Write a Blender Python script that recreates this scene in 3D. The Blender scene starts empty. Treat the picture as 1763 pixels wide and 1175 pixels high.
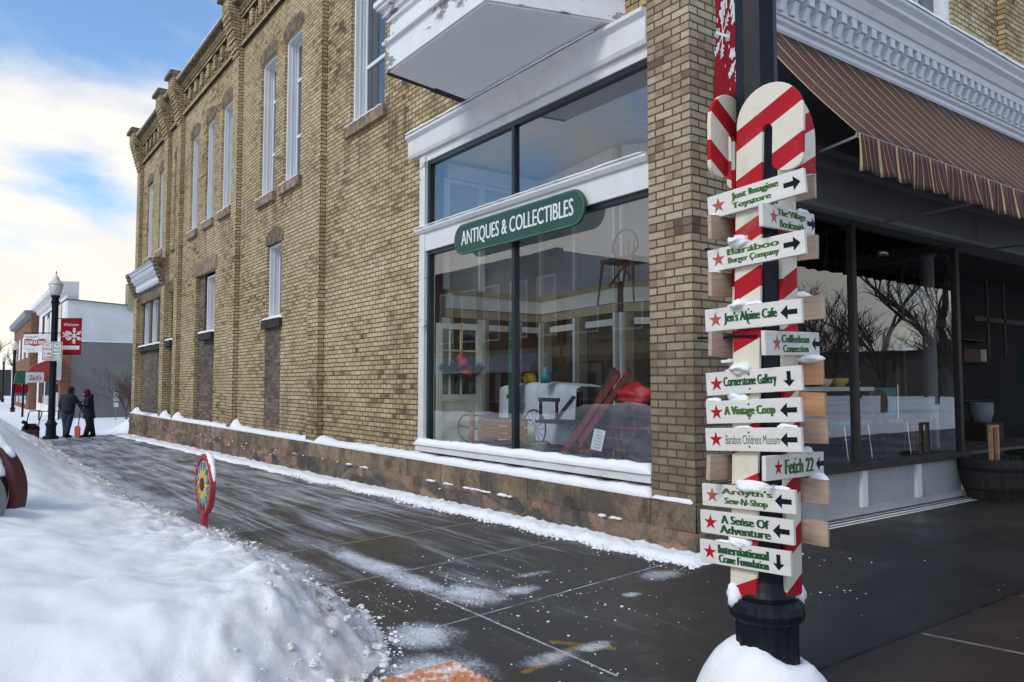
import bpy, bmesh, math, random
from mathutils import Vector, Matrix, noise
random.seed(7)
S = bpy.context.scene
COL = S.collection
PI = math.pi
R = math.radians

# ---------------------------------------------------------------- camera
cam_d = bpy.data.cameras.new('camera'); cam = bpy.data.objects.new('camera', cam_d); COL.objects.link(cam)
CAM = Vector((-5.3047, -4.5264, 1.5)); YAW = R(36.09); PITCH = R(3.281)
cam.location = CAM; cam.rotation_euler = (PI/2 + PITCH, 0, -YAW)
cam_d.sensor_width = 36.0; cam_d.lens = 26.75; cam_d.clip_end = 3000; cam_d.clip_start = 0.05
S.camera = cam

# ---------------------------------------------------------------- world: Nishita sky behind broken winter cloud
SUN_EL, SUN_DIR = R(42), Vector((-0.96, -0.22, 0.0)).normalized()
W = bpy.data.worlds.new('World'); S.world = W; W.use_nodes = True
nt = W.node_tree; nt.nodes.clear()
N = nt.nodes.new; L = nt.links.new
wo = N('ShaderNodeOutputWorld'); bg = N('ShaderNodeBackground'); bg.inputs['Strength'].default_value = 0.1
sky = N('ShaderNodeTexSky'); sky.sky_type = 'NISHITA'; sky.sun_disc = False
sky.sun_elevation = SUN_EL; sky.sun_rotation = math.atan2(SUN_DIR.x, SUN_DIR.y)
sky.air_density = 1.0; sky.dust_density = 0.6; sky.ozone_density = 1.6
tc = N('ShaderNodeTexCoord'); sx = N('ShaderNodeSeparateXYZ'); L(tc.outputs['Generated'], sx.inputs[0])
def wmath(op, a, b=None, clamp=False):
    m = N('ShaderNodeMath'); m.operation = op; m.use_clamp = clamp
    for i, v in enumerate((a, b)):
        if v is None: continue
        if isinstance(v, (int, float)): m.inputs[i].default_value = v
        else: L(v, m.inputs[i])
    return m.outputs[0]
zc = wmath('MAXIMUM', sx.outputs['Z'], 0.0); den = wmath('ADD', zc, 0.22)
cx = N('ShaderNodeCombineXYZ'); L(wmath('DIVIDE', sx.outputs['X'], den), cx.inputs[0]); L(wmath('DIVIDE', sx.outputs['Y'], den), cx.inputs[1])
cn = N('ShaderNodeTexNoise'); cn.inputs['Scale'].default_value = 1.55; cn.inputs['Detail'].default_value = 8; cn.inputs['Roughness'].default_value = 0.52; cn.inputs['Distortion'].default_value = 0.25
mp = N('ShaderNodeMapping'); mp.inputs['Location'].default_value = (3.1, 1.7, 0); L(cx.outputs[0], mp.inputs[0]); L(mp.outputs[0], cn.inputs['Vector'])
lowb = wmath('MULTIPLY', wmath('SUBTRACT', 0.34, zc, True), 1.0)
cm = wmath('ADD', cn.outputs['Fac'], lowb)
cr = N('ShaderNodeMapRange'); cr.interpolation_type = 'SMOOTHSTEP'; L(cm, cr.inputs[0])
cr.inputs[1].default_value = 0.49; cr.inputs[2].default_value = 0.70
cs = N('ShaderNodeTexNoise'); cs.inputs['Scale'].default_value = 1.1; cs.inputs['Detail'].default_value = 4; L(mp.outputs[0], cs.inputs['Vector'])
ccol = N('ShaderNodeValToRGB'); L(cs.outputs['Fac'], ccol.inputs[0])
ccol.color_ramp.elements[0].position = 0.36; ccol.color_ramp.elements[0].color = (6.6, 6.6, 6.7, 1)
ccol.color_ramp.elements[1].position = 0.60; ccol.color_ramp.elements[1].color = (9.6, 9.2, 8.6, 1)
hz = N('ShaderNodeMapRange'); L(zc, hz.inputs[0]); hz.inputs[1].default_value = 0.02; hz.inputs[2].default_value = 0.38; hz.inputs[3].default_value = 1; hz.inputs[4].default_value = 0
hm = N('ShaderNodeMix'); hm.data_type = 'RGBA'; L(hz.outputs[0], hm.inputs[0]); L(ccol.outputs[0], hm.inputs[6]); hm.inputs[7].default_value = (9.4, 8.9, 8.2, 1)
sk = N('ShaderNodeMix'); sk.data_type = 'RGBA'; sk.blend_type = 'MULTIPLY'; sk.inputs[0].default_value = 1; L(sky.outputs[0], sk.inputs[6]); sk.inputs[7].default_value = (1.55, 1.85, 2.0, 1)
mx = N('ShaderNodeMix'); mx.data_type = 'RGBA'; L(cr.outputs[0], mx.inputs[0]); L(sk.outputs[2], mx.inputs[6]); L(hm.outputs[2], mx.inputs[7])
L(mx.outputs[2], bg.inputs['Color']); L(bg.outputs[0], wo.inputs['Surface'])

sun_d = bpy.data.lights.new('sun', 'SUN'); sun_d.energy = 1.5; sun_d.angle = R(18); sun_d.color = (1.0, 0.93, 0.83)
sun = bpy.data.objects.new('sun', sun_d); COL.objects.link(sun)
sd = Vector((SUN_DIR.x*math.cos(SUN_EL), SUN_DIR.y*math.cos(SUN_EL), math.sin(SUN_EL)))
sun.rotation_euler = sd.to_track_quat('Z', 'Y').to_euler(); sun.location = (-30, 20, 30)
S.view_settings.view_transform = 'Standard'; S.view_settings.look = 'None'
S.view_settings.exposure = 0.16; S.view_settings.gamma = 1.0
S.cycles.max_bounces = 8; S.cycles.transparent_max_bounces = 12

# ---------------------------------------------------------------- materials
class NT:
    def __init__(s, name):
        s.m = bpy.data.materials.new(name); s.m.use_nodes = True; s.t = s.m.node_tree; s.t.nodes.clear()
        s.out = s.n('ShaderNodeOutputMaterial')
    def n(s, t, **k):
        x = s.t.nodes.new(t)
        for a, v in k.items(): setattr(x, a, v)
        return x
    def l(s, a, b): s.t.links.new(a, b)
    def put(s, inp, v):
        if isinstance(v, (int, float)): inp.default_value = v
        elif isinstance(v, (tuple, list)):
            inp.default_value = tuple(v) + ((1,) if len(v) == 3 and inp.type == 'RGBA' else ())
        else: s.l(v, inp)
    def math(s, op, a, b=0.0, c=None, clamp=False):
        x = s.n('ShaderNodeMath', operation=op, use_clamp=clamp); s.put(x.inputs[0], a); s.put(x.inputs[1], b)
        if c is not None: s.put(x.inputs[2], c)
        return x.outputs[0]
    def pos(s): return s.n('ShaderNodeNewGeometry').outputs['Position']
    def obj(s): return s.n('ShaderNodeTexCoord').outputs['Object']
    def sep(s, v): x = s.n('ShaderNodeSeparateXYZ'); s.l(v, x.inputs[0]); return x.outputs
    def comb(s, a=0.0, b=0.0, c=0.0):
        x = s.n('ShaderNodeCombineXYZ')
        for i, v in enumerate((a, b, c)): s.put(x.inputs[i], v)
        return x.outputs[0]
    def noise(s, v, scale, detail=4, rough=0.55, dist=0.0):
        x = s.n('ShaderNodeTexNoise'); s.l(v, x.inputs['Vector']); x.inputs['Scale'].default_value = scale
        x.inputs['Detail'].default_value = detail; x.inputs['Roughness'].default_value = rough; x.inputs['Distortion'].default_value = dist
        return x.outputs['Fac']
    def mapv(s, v, loc=(0, 0, 0), scale=(1, 1, 1), rot=(0, 0, 0)):
        x = s.n('ShaderNodeMapping'); s.l(v, x.inputs[0]); x.inputs['Location'].default_value = loc; x.inputs['Scale'].default_value = scale; x.inputs['Rotation'].default_value = rot
        return x.outputs[0]
    def ramp(s, f, stops, interp='LINEAR'):
        x = s.n('ShaderNodeValToRGB'); s.put(x.inputs[0], f); e = x.color_ramp.elements; x.color_ramp.interpolation = interp
        while len(e) < len(stops): e.new(0.5)
        for i, (p, c) in enumerate(stops): e[i].position = p; e[i].color = tuple(c) + (1,)
        return x.outputs[0]
    def rng(s, f, a, b, c=0.0, d=1.0, smooth=True):
        x = s.n('ShaderNodeMapRange'); x.interpolation_type = 'SMOOTHSTEP' if smooth else 'LINEAR'; s.put(x.inputs[0], f)
        for i, v in enumerate((a, b, c, d)): x.inputs[i+1].default_value = v
        return x.outputs[0]
    def mix(s, f, a, b, mode='MIX'):
        x = s.n('ShaderNodeMix', data_type='RGBA', blend_type=mode); s.put(x.inputs[0], f); s.put(x.inputs[6], a); s.put(x.inputs[7], b)
        return x.outputs[2]
    def bump(s, h, strength=0.5, dist=0.01):
        x = s.n('ShaderNodeBump'); x.inputs['Strength'].default_value = strength; x.inputs['Distance'].default_value = dist; s.l(h, x.inputs['Height']); return x.outputs[0]
    def bsdf(s, col, rough=0.7, normal=None, metal=0.0, spec=0.5, **k):
        x = s.n('ShaderNodeBsdfPrincipled'); s.put(x.inputs['Base Color'], col); s.put(x.inputs['Roughness'], rough)
        x.inputs['Metallic'].default_value = metal; x.inputs['Specular IOR Level'].default_value = spec
        if normal is not None: s.l(normal, x.inputs['Normal'])
        s.l(x.outputs[0], s.out.inputs['Surface']); return x
M = {}
def simple(name, col, rough=0.6, var=0.12, scale=6.0, metal=0.0, bump=0.0, bscale=60.0, spec=0.5):
    t = NT(name); p = t.obj(); n = t.noise(p, scale, 5)
    c = t.mix(t.rng(n, 0.3, 0.7), tuple(x*(1-var) for x in col), tuple(min(1, x*(1+var)) for x in col))
    nm = t.bump(t.noise(p, bscale, 4), bump, 0.01) if bump else None
    t.bsdf(c, rough, nm, metal, spec); M[name] = t.m; return t.m

def brick_mat(name, palette, mortar, stain=1.0, row=0.0755, width=0.215, mort=0.0095, dirt_z=None, green=0.0):
    t = NT(name); g = t.n('ShaderNodeNewGeometry'); p = g.outputs['Position']; px, py, pz = t.sep(p); nx, ny, nz = t.sep(g.outputs['True Normal'])
    side = t.math('GREATER_THAN', t.math('ABSOLUTE', nx), 0.5)
    u = t.math('ADD', t.math('MULTIPLY', side, py), t.math('MULTIPLY', t.math('SUBTRACT', 1.0, side), t.math('ADD', px, 0.1)))
    wob = t.math('MULTIPLY', t.math('SUBTRACT', t.noise(p, 2.2, 2), 0.5), 0.012)
    v = t.comb(u, t.math('ADD', pz, wob), 0.0)
    b = t.n('ShaderNodeTexBrick'); t.l(v, b.inputs['Vector'])
    for k, val in (('Scale', 1.0), ('Mortar Size', mort), ('Mortar Smooth', 0.35), ('Bias', 0.0), ('Brick Width', width), ('Row Height', row)): b.inputs[k].default_value = val
    b.inputs['Color1'].default_value = (0, 0, 0, 1); b.inputs['Color2'].default_value = (1, 1, 1, 1); b.inputs['Mortar'].default_value = (0.5, 0.5, 0.5, 1)
    b.offset = 0.5
    # a second, per-brick random from a white-noise hash of the brick index
    rowi = t.math('FLOOR', t.math('DIVIDE', t.math('ADD', pz, wob), row))
    off = t.math('MULTIPLY', t.math('FLOORED_MODULO', rowi, 2.0), 0.5*width)
    coli = t.math('FLOOR', t.math('DIVIDE', t.math('ADD', u, off), width))
    wn = t.n('ShaderNodeTexWhiteNoise', noise_dimensions='2D'); t.l(t.comb(coli, rowi, 0.0), wn.inputs['Vector'])
    zone = t.rng(t.noise(p, 0.45, 4, 0.6), 0.35, 0.65, -0.16, 0.16)
    rnd = t.math('ADD', t.math('MULTIPLY', t.math('ADD', t.math('MULTIPLY', b.outputs['Color'], 0.5), t.math('MULTIPLY', wn.outputs['Value'], 0.5)), 0.95), t.math('ADD', zone, 0.04))
    base = t.ramp(rnd, palette)
    base = t.mix(t.rng(t.noise(p, 30, 4), 0.38, 0.75, 0, 0.28), base, (0.12, 0.09, 0.055))
    st = t.math('MULTIPLY', t.rng(t.noise(t.mapv(p, scale=(1, 1, 0.45)), 1.1, 6, 0.68), 0.52, 0.76), 0.62*stain)
    base = t.mix(st, base, (0.055, 0.045, 0.035))
    if name == 'brick':
        run = t.noise(t.mapv(p, scale=(5.0, 5.0, 0.22)), 1.0, 5, 0.65); und = t.math('MULTIPLY', t.rng(pz, 4.6, 5.6), t.rng(pz, 5.65, 6.0, 1, 0))
        base = t.mix(t.math('MULTIPLY', t.math('MULTIPLY', t.rng(run, 0.46, 0.66), und), 0.65), base, (0.06, 0.05, 0.038))
        rpt = t.rng(t.noise(p, 0.33, 3, 0.5), 0.56, 0.60, 0, 0.38)
        base = t.mix(rpt, base, t.mix(0.5, base, (0.50, 0.36, 0.24)))
    if dirt_z:
        d = t.math('MULTIPLY', t.rng(t.math('ADD', pz, t.math('MULTIPLY', t.noise(p, 1.6, 4), 1.0)), dirt_z[0], dirt_z[1], 1, 0), dirt_z[2])
        base = t.mix(d, base, (0.085, 0.065, 0.045))
    if green:
        base = t.mix(t.math('MULTIPLY', t.rng(t.noise(p, 1.9, 3), 0.5, 0.7), green), base, (0.16, 0.15, 0.05))
    col = t.mix(b.outputs['Fac'], base, t.mix(t.noise(p, 5, 3), mortar, tuple(x*0.5 for x in mortar)))
    h = t.math('ADD', t.math('MULTIPLY', b.outputs['Fac'], -1.0), t.math('MULTIPLY', t.noise(p, 90, 4), 0.35))
    t.bsdf(col, 0.9, t.bump(h, 0.8, 0.008), spec=0.2); M[name] = t.m
TAN = [(0.0, (0.13, 0.09, 0.052)), (0.16, (0.31, 0.225, 0.12)), (0.42, (0.46, 0.352, 0.185)), (0.68, (0.54, 0.43, 0.24)), (1.0, (0.61, 0.515, 0.34))]
brick_mat('brick', TAN, (0.085, 0.068, 0.048), stain=0.95, dirt_z=(0.75, 1.7, 0.40), green=0.12)
brick_mat('pillar_brick', [(0.0, (0.13, 0.09, 0.06)), (0.2, (0.28, 0.20, 0.13)), (0.5, (0.41, 0.315, 0.205)), (1, (0.52, 0.44, 0.31))], (0.12, 0.10, 0.075), stain=1.0, dirt_z=(1.9, 3.0, 0.5))
brick_mat('dark_brick', [(0.0, (0.055, 0.04, 0.034)), (0.5, (0.14, 0.105, 0.082)), (1, (0.27, 0.205, 0.15))], (0.16, 0.14, 0.12), stain=0.6)
brick_mat('red_brick', [(0.0, (0.13, 0.06, 0.035)), (0.5, (0.24, 0.11, 0.06)), (1, (0.30, 0.15, 0.08))], (0.2, 0.16, 0.13), stain=0.5)
brick_mat('orange_brick', [(0.0, (0.20, 0.09, 0.04)), (0.5, (0.32, 0.15, 0.07)), (1, (0.38, 0.19, 0.10))], (0.2, 0.16, 0.13), stain=0.4)

def stone_mat(name, cols, cell, mortar=(0.09, 0.08, 0.07), rubble=False, dark=0.6):
    t = NT(name); p = t.pos(); px, py, pz = t.sep(p)
    g = t.n('ShaderNodeNewGeometry'); nx, ny, nz = t.sep(g.outputs['True Normal'])
    u = t.math('ADD', px, py)
    blot = t.noise(p, 2.3, 6, 0.65)
    if rubble:
        u = t.math('ADD', u, t.math('MULTIPLY', t.math('SUBTRACT', t.noise(p, 4.0, 4), 0.5), 0.18)); pz = t.math('ADD', pz, t.math('MULTIPLY', t.math('SUBTRACT', t.noise(p, 3.1, 4), 0.5), 0.12))
        vo = t.n('ShaderNodeTexVoronoi', feature='DISTANCE_TO_EDGE'); vc = t.n('ShaderNodeTexVoronoi')
        vv = t.comb(t.math('MULTIPLY', u, 1.0/cell[0]), t.math('MULTIPLY', pz, 1.0/cell[1]), 0.0)
        for x in (vo, vc): t.l(vv, x.inputs['Vector']); x.inputs['Scale'].default_value = 1.0
        fac = t.math('MULTIPLY', t.rng(vo.outputs['Distance'], 0.0, 0.055, 1, 0), t.rng(t.noise(p, 5, 3), 0.35, 0.6, 0.3, 1)); cell_r = t.sep(vc.outputs['Color'])[0]
    else:
        b = t.n('ShaderNodeTexBrick'); t.l(t.comb(u, t.math('ADD', pz, 0.02), 0.0), b.inputs['Vector'])
        for k, val in (('Scale', 1.0), ('Mortar Size', 0.008), ('Mortar Smooth', 0.5), ('Brick Width', cell[0]), ('Row Height', cell[1])): b.inputs[k].default_value = val
        b.inputs['Color1'].default_value = (0, 0, 0, 1); b.inputs['Color2'].default_value = (1, 1, 1, 1)
        fac = b.outputs['Fac']; cell_r = b.outputs['Color']
    f = t.math('ADD', t.math('MULTIPLY', cell_r, 0.55), t.math('MULTIPLY', t.rng(blot, 0.3, 0.7), 0.5))
    c = t.ramp(f, cols)
    c = t.mix(t.math('MULTIPLY', t.rng(t.noise(t.mapv(p, scale=(1, 1, 0.8)), 3.1, 8, 0.75, 0.6), 0.47, 0.66), dark), c, (0.03, 0.026, 0.022))
    c = t.mix(t.rng(t.noise(p, 45, 5), 0.4, 0.75, 0, 0.45), c, (0.06, 0.045, 0.03))
    c = t.mix(fac, c, mortar)
    h = t.math('ADD', t.math('MULTIPLY', fac, -1.2), t.math('ADD', t.math('MULTIPLY', t.noise(p, 9, 6, 0.7), 1.6), t.math('MULTIPLY', t.noise(p, 60, 5), 0.5)))
    t.bsdf(c, 0.92, t.bump(h, 0.9, 0.02), spec=0.2); M[name] = t.m
stone_mat('stone', [(0.15, (0.12, 0.10, 0.08)), (0.45, (0.245, 0.185, 0.122)), (0.65, (0.31, 0.225, 0.14)), (0.9, (0.34, 0.29, 0.23))], (0.95, 0.9), dark=0.6)
def rubble_mat():
    t = NT('rubble'); p = t.pos(); at = t.n('ShaderNodeVertexColor'); at.layer_name = 'tint'; r, g2, ed = t.sep(at.outputs['Color'])
    c = t.ramp(t.math('ADD', t.math('MULTIPLY', r, 0.8), t.math('MULTIPLY', t.math('SUBTRACT', t.noise(p, 6, 6, 0.7), 0.5), 0.5)), [(0.05, (0.09, 0.08, 0.07)), (0.35, (0.20, 0.15, 0.11)), (0.6, (0.30, 0.21, 0.14)), (0.8, (0.36, 0.21, 0.155)), (1.0, (0.36, 0.29, 0.21))])
    c = t.mix(t.math('MULTIPLY', t.rng(t.noise(t.mapv(p, scale=(1, 1, 0.4)), 3.2, 7, 0.75), 0.46, 0.66), 0.7), c, (0.04, 0.034, 0.028))
    c = t.mix(t.rng(t.noise(p, 40, 5), 0.4, 0.75, 0, 0.5), c, (0.09, 0.07, 0.05))
    c = t.mix(t.rng(ed, 0.0, 0.5, 0.7, 0), c, (0.15, 0.13, 0.11))
    h = t.math('ADD', t.math('MULTIPLY', t.noise(p, 14, 6, 0.7), 1.4), t.math('MULTIPLY', t.noise(p, 70, 5), 0.5))
    t.bsdf(c, 0.92, t.bump(h, 0.8, 0.015), spec=0.2); M['rubble'] = t.m
rubble_mat()
simple('sandstone', (0.25, 0.19, 0.135), 0.9, 0.4, 7, bump=0.5, spec=0.2)
simple('brownstone', (0.165, 0.125, 0.088), 0.9, 0.45, 7, bump=0.5, spec=0.2)
simple('dark_stone', (0.045, 0.042, 0.04), 0.9, 0.3, 5, bump=0.4, spec=0.2)

def snow_mat(name, dirt=0.0, bank=False):
    t = NT(name); p = t.pos(); px, py, pz = t.sep(p)
    col = t.mix(t.noise(p, 1.2, 4), (0.87, 0.86, 0.85), (0.90, 0.89, 0.875))
    if bank:
        edge = t.rng(t.math('ADD', px, t.math('MULTIPLY', t.noise(p, 0.9, 4), 1.4)), -4.2, -2.6)
        d1 = t.math('MULTIPLY', edge, t.rng(t.noise(p, 5.5, 7, 0.75), 0.34, 0.72))
        col = t.mix(t.math('MULTIPLY', d1, 0.8), col, (0.46, 0.38, 0.30))
        # two grubby clods of road dirt in the bank's end
        for (x, y, r) in ((-3.62, 0.05, 0.16), (-3.60, -0.28, 0.13), (-3.66, -0.5, 0.10)):
            dx = t.math('SUBTRACT', px, x); dy = t.math('SUBTRACT', py, y)
            dd = t.math('SQRT', t.math('ADD', t.math('MULTIPLY', dx, dx), t.math('MULTIPLY', dy, dy)))
            k = t.math('MULTIPLY', t.rng(dd, r*0.2, r*1.5, 1, 0), t.rng(t.noise(p, 16, 5, 0.7), 0.42, 0.62))
            col = t.mix(t.math('MULTIPLY', k, 0.8), col, (0.20, 0.16, 0.12))
    elif dirt:
        col = t.mix(t.math('MULTIPLY', t.rng(t.noise(p, 6, 6, 0.7), 0.5, 0.75), dirt), col, (0.5, 0.44, 0.37))
    h = t.math('ADD', t.math('MULTIPLY', t.noise(p, 7, 5, 0.6), 1.0), t.math('MULTIPLY', t.noise(p, 55, 5, 0.65), 0.35))
    h2 = t.math('ADD', h, t.math('MULTIPLY', t.noise(p, 220, 3), 0.08))
    x = t.bsdf(col, 0.85, t.bump(h2, 0.35, 0.02), spec=0.25)
    M[name] = t.m
snow_mat('snow'); snow_mat('bank_snow', bank=True); snow_mat('grey_snow', 0.35)

def sidewalk_mat():
    t = NT('sidewalk'); p = t.pos(); px, py, pz = t.sep(p)
    pw = t.noise(p, 0.7, 6, 0.62)
    base = t.ramp(pw, [(0.3, (0.019, 0.016, 0.013)), (0.5, (0.036, 0.031, 0.026)), (0.72, (0.066, 0.058, 0.050))])
    base = t.mix(t.rng(px, -1.8, 0.4, 0, 0.8), base, (0.013, 0.010, 0.008))  # darker to the right: wet brown walk, plus lens vignetting put into the colour
    base = t.mix(t.rng(t.noise(p, 150, 3), 0.4, 0.7, 0, 0.4), base, (0.10, 0.092, 0.082))
    sl = t.n('ShaderNodeTexWhiteNoise', noise_dimensions='2D'); t.l(t.comb(t.math('FLOOR', t.math('DIVIDE', t.math('ADD', px, 2.5), 1.25)), t.math('FLOOR', t.math('DIVIDE', t.math('ADD', t.math('SUBTRACT', py, t.math('MULTIPLY', t.math('ADD', px, 1.5), 0.13)), 0.19), 1.37)), 0.0), sl.inputs['Vector'])
    base = t.mix(t.math('MULTIPLY', sl.outputs['Value'], 0.30), base, t.mix(0.5, base, (0.10, 0.09, 0.078)))
    # pale salt bloom and damp patches
    base = t.mix(t.math('MULTIPLY', t.rng(t.noise(p, 2.4, 7, 0.75, 0.4), 0.5, 0.72), t.rng(px, -2.4, -0.8, 0.5, 0.12)), base, (0.12, 0.112, 0.102))
    # reddish paving beyond the corner joint
    far = t.math('LESS_THAN', py, -2.165)
    base = t.mix(t.math('MULTIPLY', far, 0.65), base, (0.055, 0.036, 0.027))
    # powder left by the shovel: streaks along the walk, thicker away from the corner
    st = t.noise(t.mapv(p, scale=(5.5, 0.42, 1), rot=(0, 0, R(4))), 1.0, 7, 0.68, 0.6)
    st2 = t.noise(t.mapv(p, scale=(1.3, 0.55, 1)), 1.0, 5, 0.6)
    amt = t.rng(py, -1.0, 6.0, -0.07, 0.10, False)
    m = t.rng(t.math('ADD', t.math('ADD', t.math('MULTIPLY', st, 0.65), t.math('MULTIPLY', st2, 0.35)), amt), 0.48, 0.76)
    grain = t.rng(t.noise(p, 48, 6, 0.8), 0.30, 0.66)
    m = t.math('MULTIPLY', m, t.math('ADD', t.math('MULTIPLY', grain, 0.85), 0.15))
    rgt = t.rng(t.math('SUBTRACT', px, t.math('MULTIPLY', py, 0.4)), -2.2, -0.6, 1, 0.06)
    rgt = t.math('MAXIMUM', rgt, t.rng(py, 0.0, 1.0))
    m = t.math('MULTIPLY', m, rgt)
    # scuffed drift of powder around the crossing joint
    def blob(x, y, rx, ry, lo, hi, sc, k):
        a = t.math('DIVIDE', t.math('SUBTRACT', px, x), rx); b = t.math('DIVIDE', t.math('SUBTRACT', py, y), ry)
        d = t.math('SQRT', t.math('ADD', t.math('MULTIPLY', a, a), t.math('MULTIPLY', b, b)))
        f = t.rng(d, 0.1, 1.6, 0.36, -0.32)
        nn = t.math('ADD', t.math('MULTIPLY', t.noise(t.mapv(p, scale=(1.6, 0.9, 1), rot=(0, 0, R(20))), sc, 8, 0.78, 0.5), 0.75), t.math('MULTIPLY', grain, 0.25))
        return t.math('MULTIPLY', t.rng(t.math('ADD', nn, f), lo-0.06, hi+0.12), k)
    for a in ((-2.42, 1.3, 0.22, 1.7, 0.60, 0.86, 3.0, 0.9), (-2.28, 0.15, 0.30, 0.45, 0.60, 0.86, 4.5, 0.9), (-1.95, 0.02, 0.30, 0.16, 0.64, 0.88, 5.0, 0.8), (-3.0, -0.45, 0.30, 0.35, 0.58, 0.86, 5.0, 0.85),
              (-3.25, -1.0, 0.4, 0.4, 0.58, 0.86, 5.0, 0.85), (-2.95, 2.0, 0.25, 1.8, 0.66, 0.92, 4.0, 0.7), (-0.75, -0.28, 0.3, 0.2, 0.62, 0.9, 7.0, 0.6), (-2.62, -1.2, 0.3, 0.14, 0.66, 0.9, 9.0, 0.6), (-2.3, -1.2, 0.2, 0.10, 0.62, 0.86, 9.0, 0.7),
              (-1.55, 0.35, 0.35, 0.10, 0.70, 0.92, 6.0, 0.55), (-1.35, -0.55, 0.12, 0.08, 0.62, 0.85, 8.0, 0.7), (-3.1, 8, 0.35, 6, 0.66, 0.92, 3.0, 0.7)):
        m = t.math('MAXIMUM', m, blob(*a))
    # scattered specks
    m = t.math('MAXIMUM', m, t.math('MULTIPLY', t.rng(t.noise(p, 26, 3, 0.5), 0.70, 0.76), t.math('MULTIPLY', t.rng(t.noise(p, 1.3, 3), 0.46, 0.62), 0.75)))
    m = t.math('MAXIMUM', m, t.math('MULTIPLY', t.rng(t.noise(t.mapv(p, scale=(1, 2.2, 1), rot=(0, 0, R(40))), 3.4, 6, 0.7), 0.68, 0.80), 0.55))
    # joints filled with snow
    def joint(coord, at, w, k, cond=None):
        d = t.math('ABSOLUTE', t.math('SUBTRACT', coord, at)); f = t.rng(d, w*0.5, w, 1, 0)
        f = t.math('MULTIPLY', f, t.math('MULTIPLY', k, t.rng(t.noise(p, 6, 4, 0.7), 0.32, 0.58, 0.15, 1)))
        return f if cond is None else t.math('MULTIPLY', f, cond)
    wave = t.math('MULTIPLY', t.math('SUBTRACT', t.noise(p, 8, 3), 0.5), 0.012)
    jx = t.math('ADD', px, wave); jy = t.math('SUBTRACT', t.math('ADD', py, wave), t.math('MULTIPLY', t.math('ADD', px, 1.5), 0.13))
    north = t.math('GREATER_THAN', py, -1.6)
    jm = joint(jx, -2.5, 0.013, 0.55, north)
    per = t.math('SUBTRACT', t.math('FLOORED_MODULO', t.math('ADD', jy, 0.19+0.69), 1.37), 0.69)
    jm = t.math('MAXIMUM', jm, joint(per, 0.0, 0.011, 0.5, t.math('MULTIPLY', t.math('GREATER_THAN', py, -0.6), t.math('LESS_THAN', px, -0.45))))
    jm = t.math('MAXIMUM', jm, joint(jx, -1.2, 0.008, 0.35, t.math('GREATER_THAN', py, 1.2)))
    south = t.math('LESS_THAN', py, -1.9)
    dk = joint(py, -2.165, 0.018, 1.0, t.math('GREATER_THAN', px, -2.0))
    base = t.mix(dk, base, (0.012, 0.011, 0.010))
    jm = t.math('MAXIMUM', jm, joint(t.math('ADD', px, t.math('MULTIPLY', py, 0.2)), -0.98, 0.02, 0.22, t.math('LESS_THAN', py, -2.2)))
    m = t.math('MAXIMUM', m, jm)
    # spray-painted locating marks
    def stroke(x0, y0, x1, y1, w, col, b0, k=0.8):
        ax, ay = x1-x0, y1-y0; ll = math.hypot(ax, ay)
        rx = t.math('SUBTRACT', px, x0); ry = t.math('SUBTRACT', py, y0)
        al = t.math('DIVIDE', t.math('ADD', t.math('MULTIPLY', rx, ax), t.math('MULTIPLY', ry, ay)), ll*ll)
        ac = t.math('DIVIDE', t.math('SUBTRACT', t.math('MULTIPLY', rx, ay), t.math('MULTIPLY', ry, ax)), ll)
        f = t.math('MULTIPLY', t.rng(t.math('ABSOLUTE', ac), w*0.4, w, 1, 0), t.math('MULTIPLY', t.math('GREATER_THAN', al, 0.0), t.math('LESS_THAN', al, 1.0)))
        f = t.math('MULTIPLY', f, t.rng(t.noise(p, 14, 5, 0.7), 0.30, 0.6, 0.1, 1))
        return t.mix(t.math('MULTIPLY', f, k), b0, col)
    base = stroke(-2.874, -1.287, -2.36, -1.14, 0.035, (0.33, 0.17, 0.02), base)
    base = stroke(-2.45, -0.98, -2.22, -1.30, 0.035, (0.33, 0.17, 0.02), base)
    base = stroke(-2.23, 0.18, -2.05, -0.02, 0.06, (0.25, 0.12, 0.04), base, 0.6)
    m = t.math('MINIMUM', m, 1.0)
    col = t.mix(m, base, (0.80, 0.815, 0.84))
    rough = t.math('ADD', t.rng(pw, 0.3, 0.7, 0.30, 0.58), t.math('MULTIPLY', m, 0.4))
    h = t.math('ADD', t.math('MULTIPLY', m, 1.0), t.math('MULTIPLY', t.noise(p, 120, 3), 0.25))
    t.bsdf(col, rough, t.bump(h, 0.5, 0.006), spec=0.32); M['sidewalk'] = t.m
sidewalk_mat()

def paint_mat(name, col, under, peel=0.5, rough=0.55, dirt=0.3):
    t = NT(name); p = t.pos()
    n = t.noise(t.mapv(p, scale=(1, 0.5, 1.6)), 3.0, 8, 0.72)
    zone = t.noise(p, 0.9, 2)
    pk = t.rng(t.math('ADD', t.math('MULTIPLY', n, 0.7), t.math('MULTIPLY', zone, 0.35)), 0.70 - peel*0.222, 0.712 - peel*0.222)
    c = t.mix(t.math('MULTIPLY', t.rng(t.noise(p, 2.6, 6, 0.7), 0.42, 0.75), dirt), col, tuple(x*0.55 for x in col))
    c = t.mix(pk, c, under)
    t.bsdf(c, rough, t.bump(t.math('SUBTRACT', t.math('MULTIPLY', t.noise(p, 40, 4), 0.3), pk), 0.4, 0.004), spec=0.35); M[name] = t.m
paint_mat('white_paint', (0.70, 0.69, 0.67), (0.32, 0.29, 0.25), 0.15)
paint_mat('peeling_paint', (0.76, 0.75, 0.74), (0.27, 0.25, 0.235), 0.62)
paint_mat('clean_white', (0.74, 0.75, 0.76), (0.5, 0.5, 0.5), 0.0, dirt=0.12)
paint_mat('cornice_paint', (0.66, 0.68, 0.72), (0.26, 0.18, 0.12), 0.1, dirt=0.15)
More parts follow.
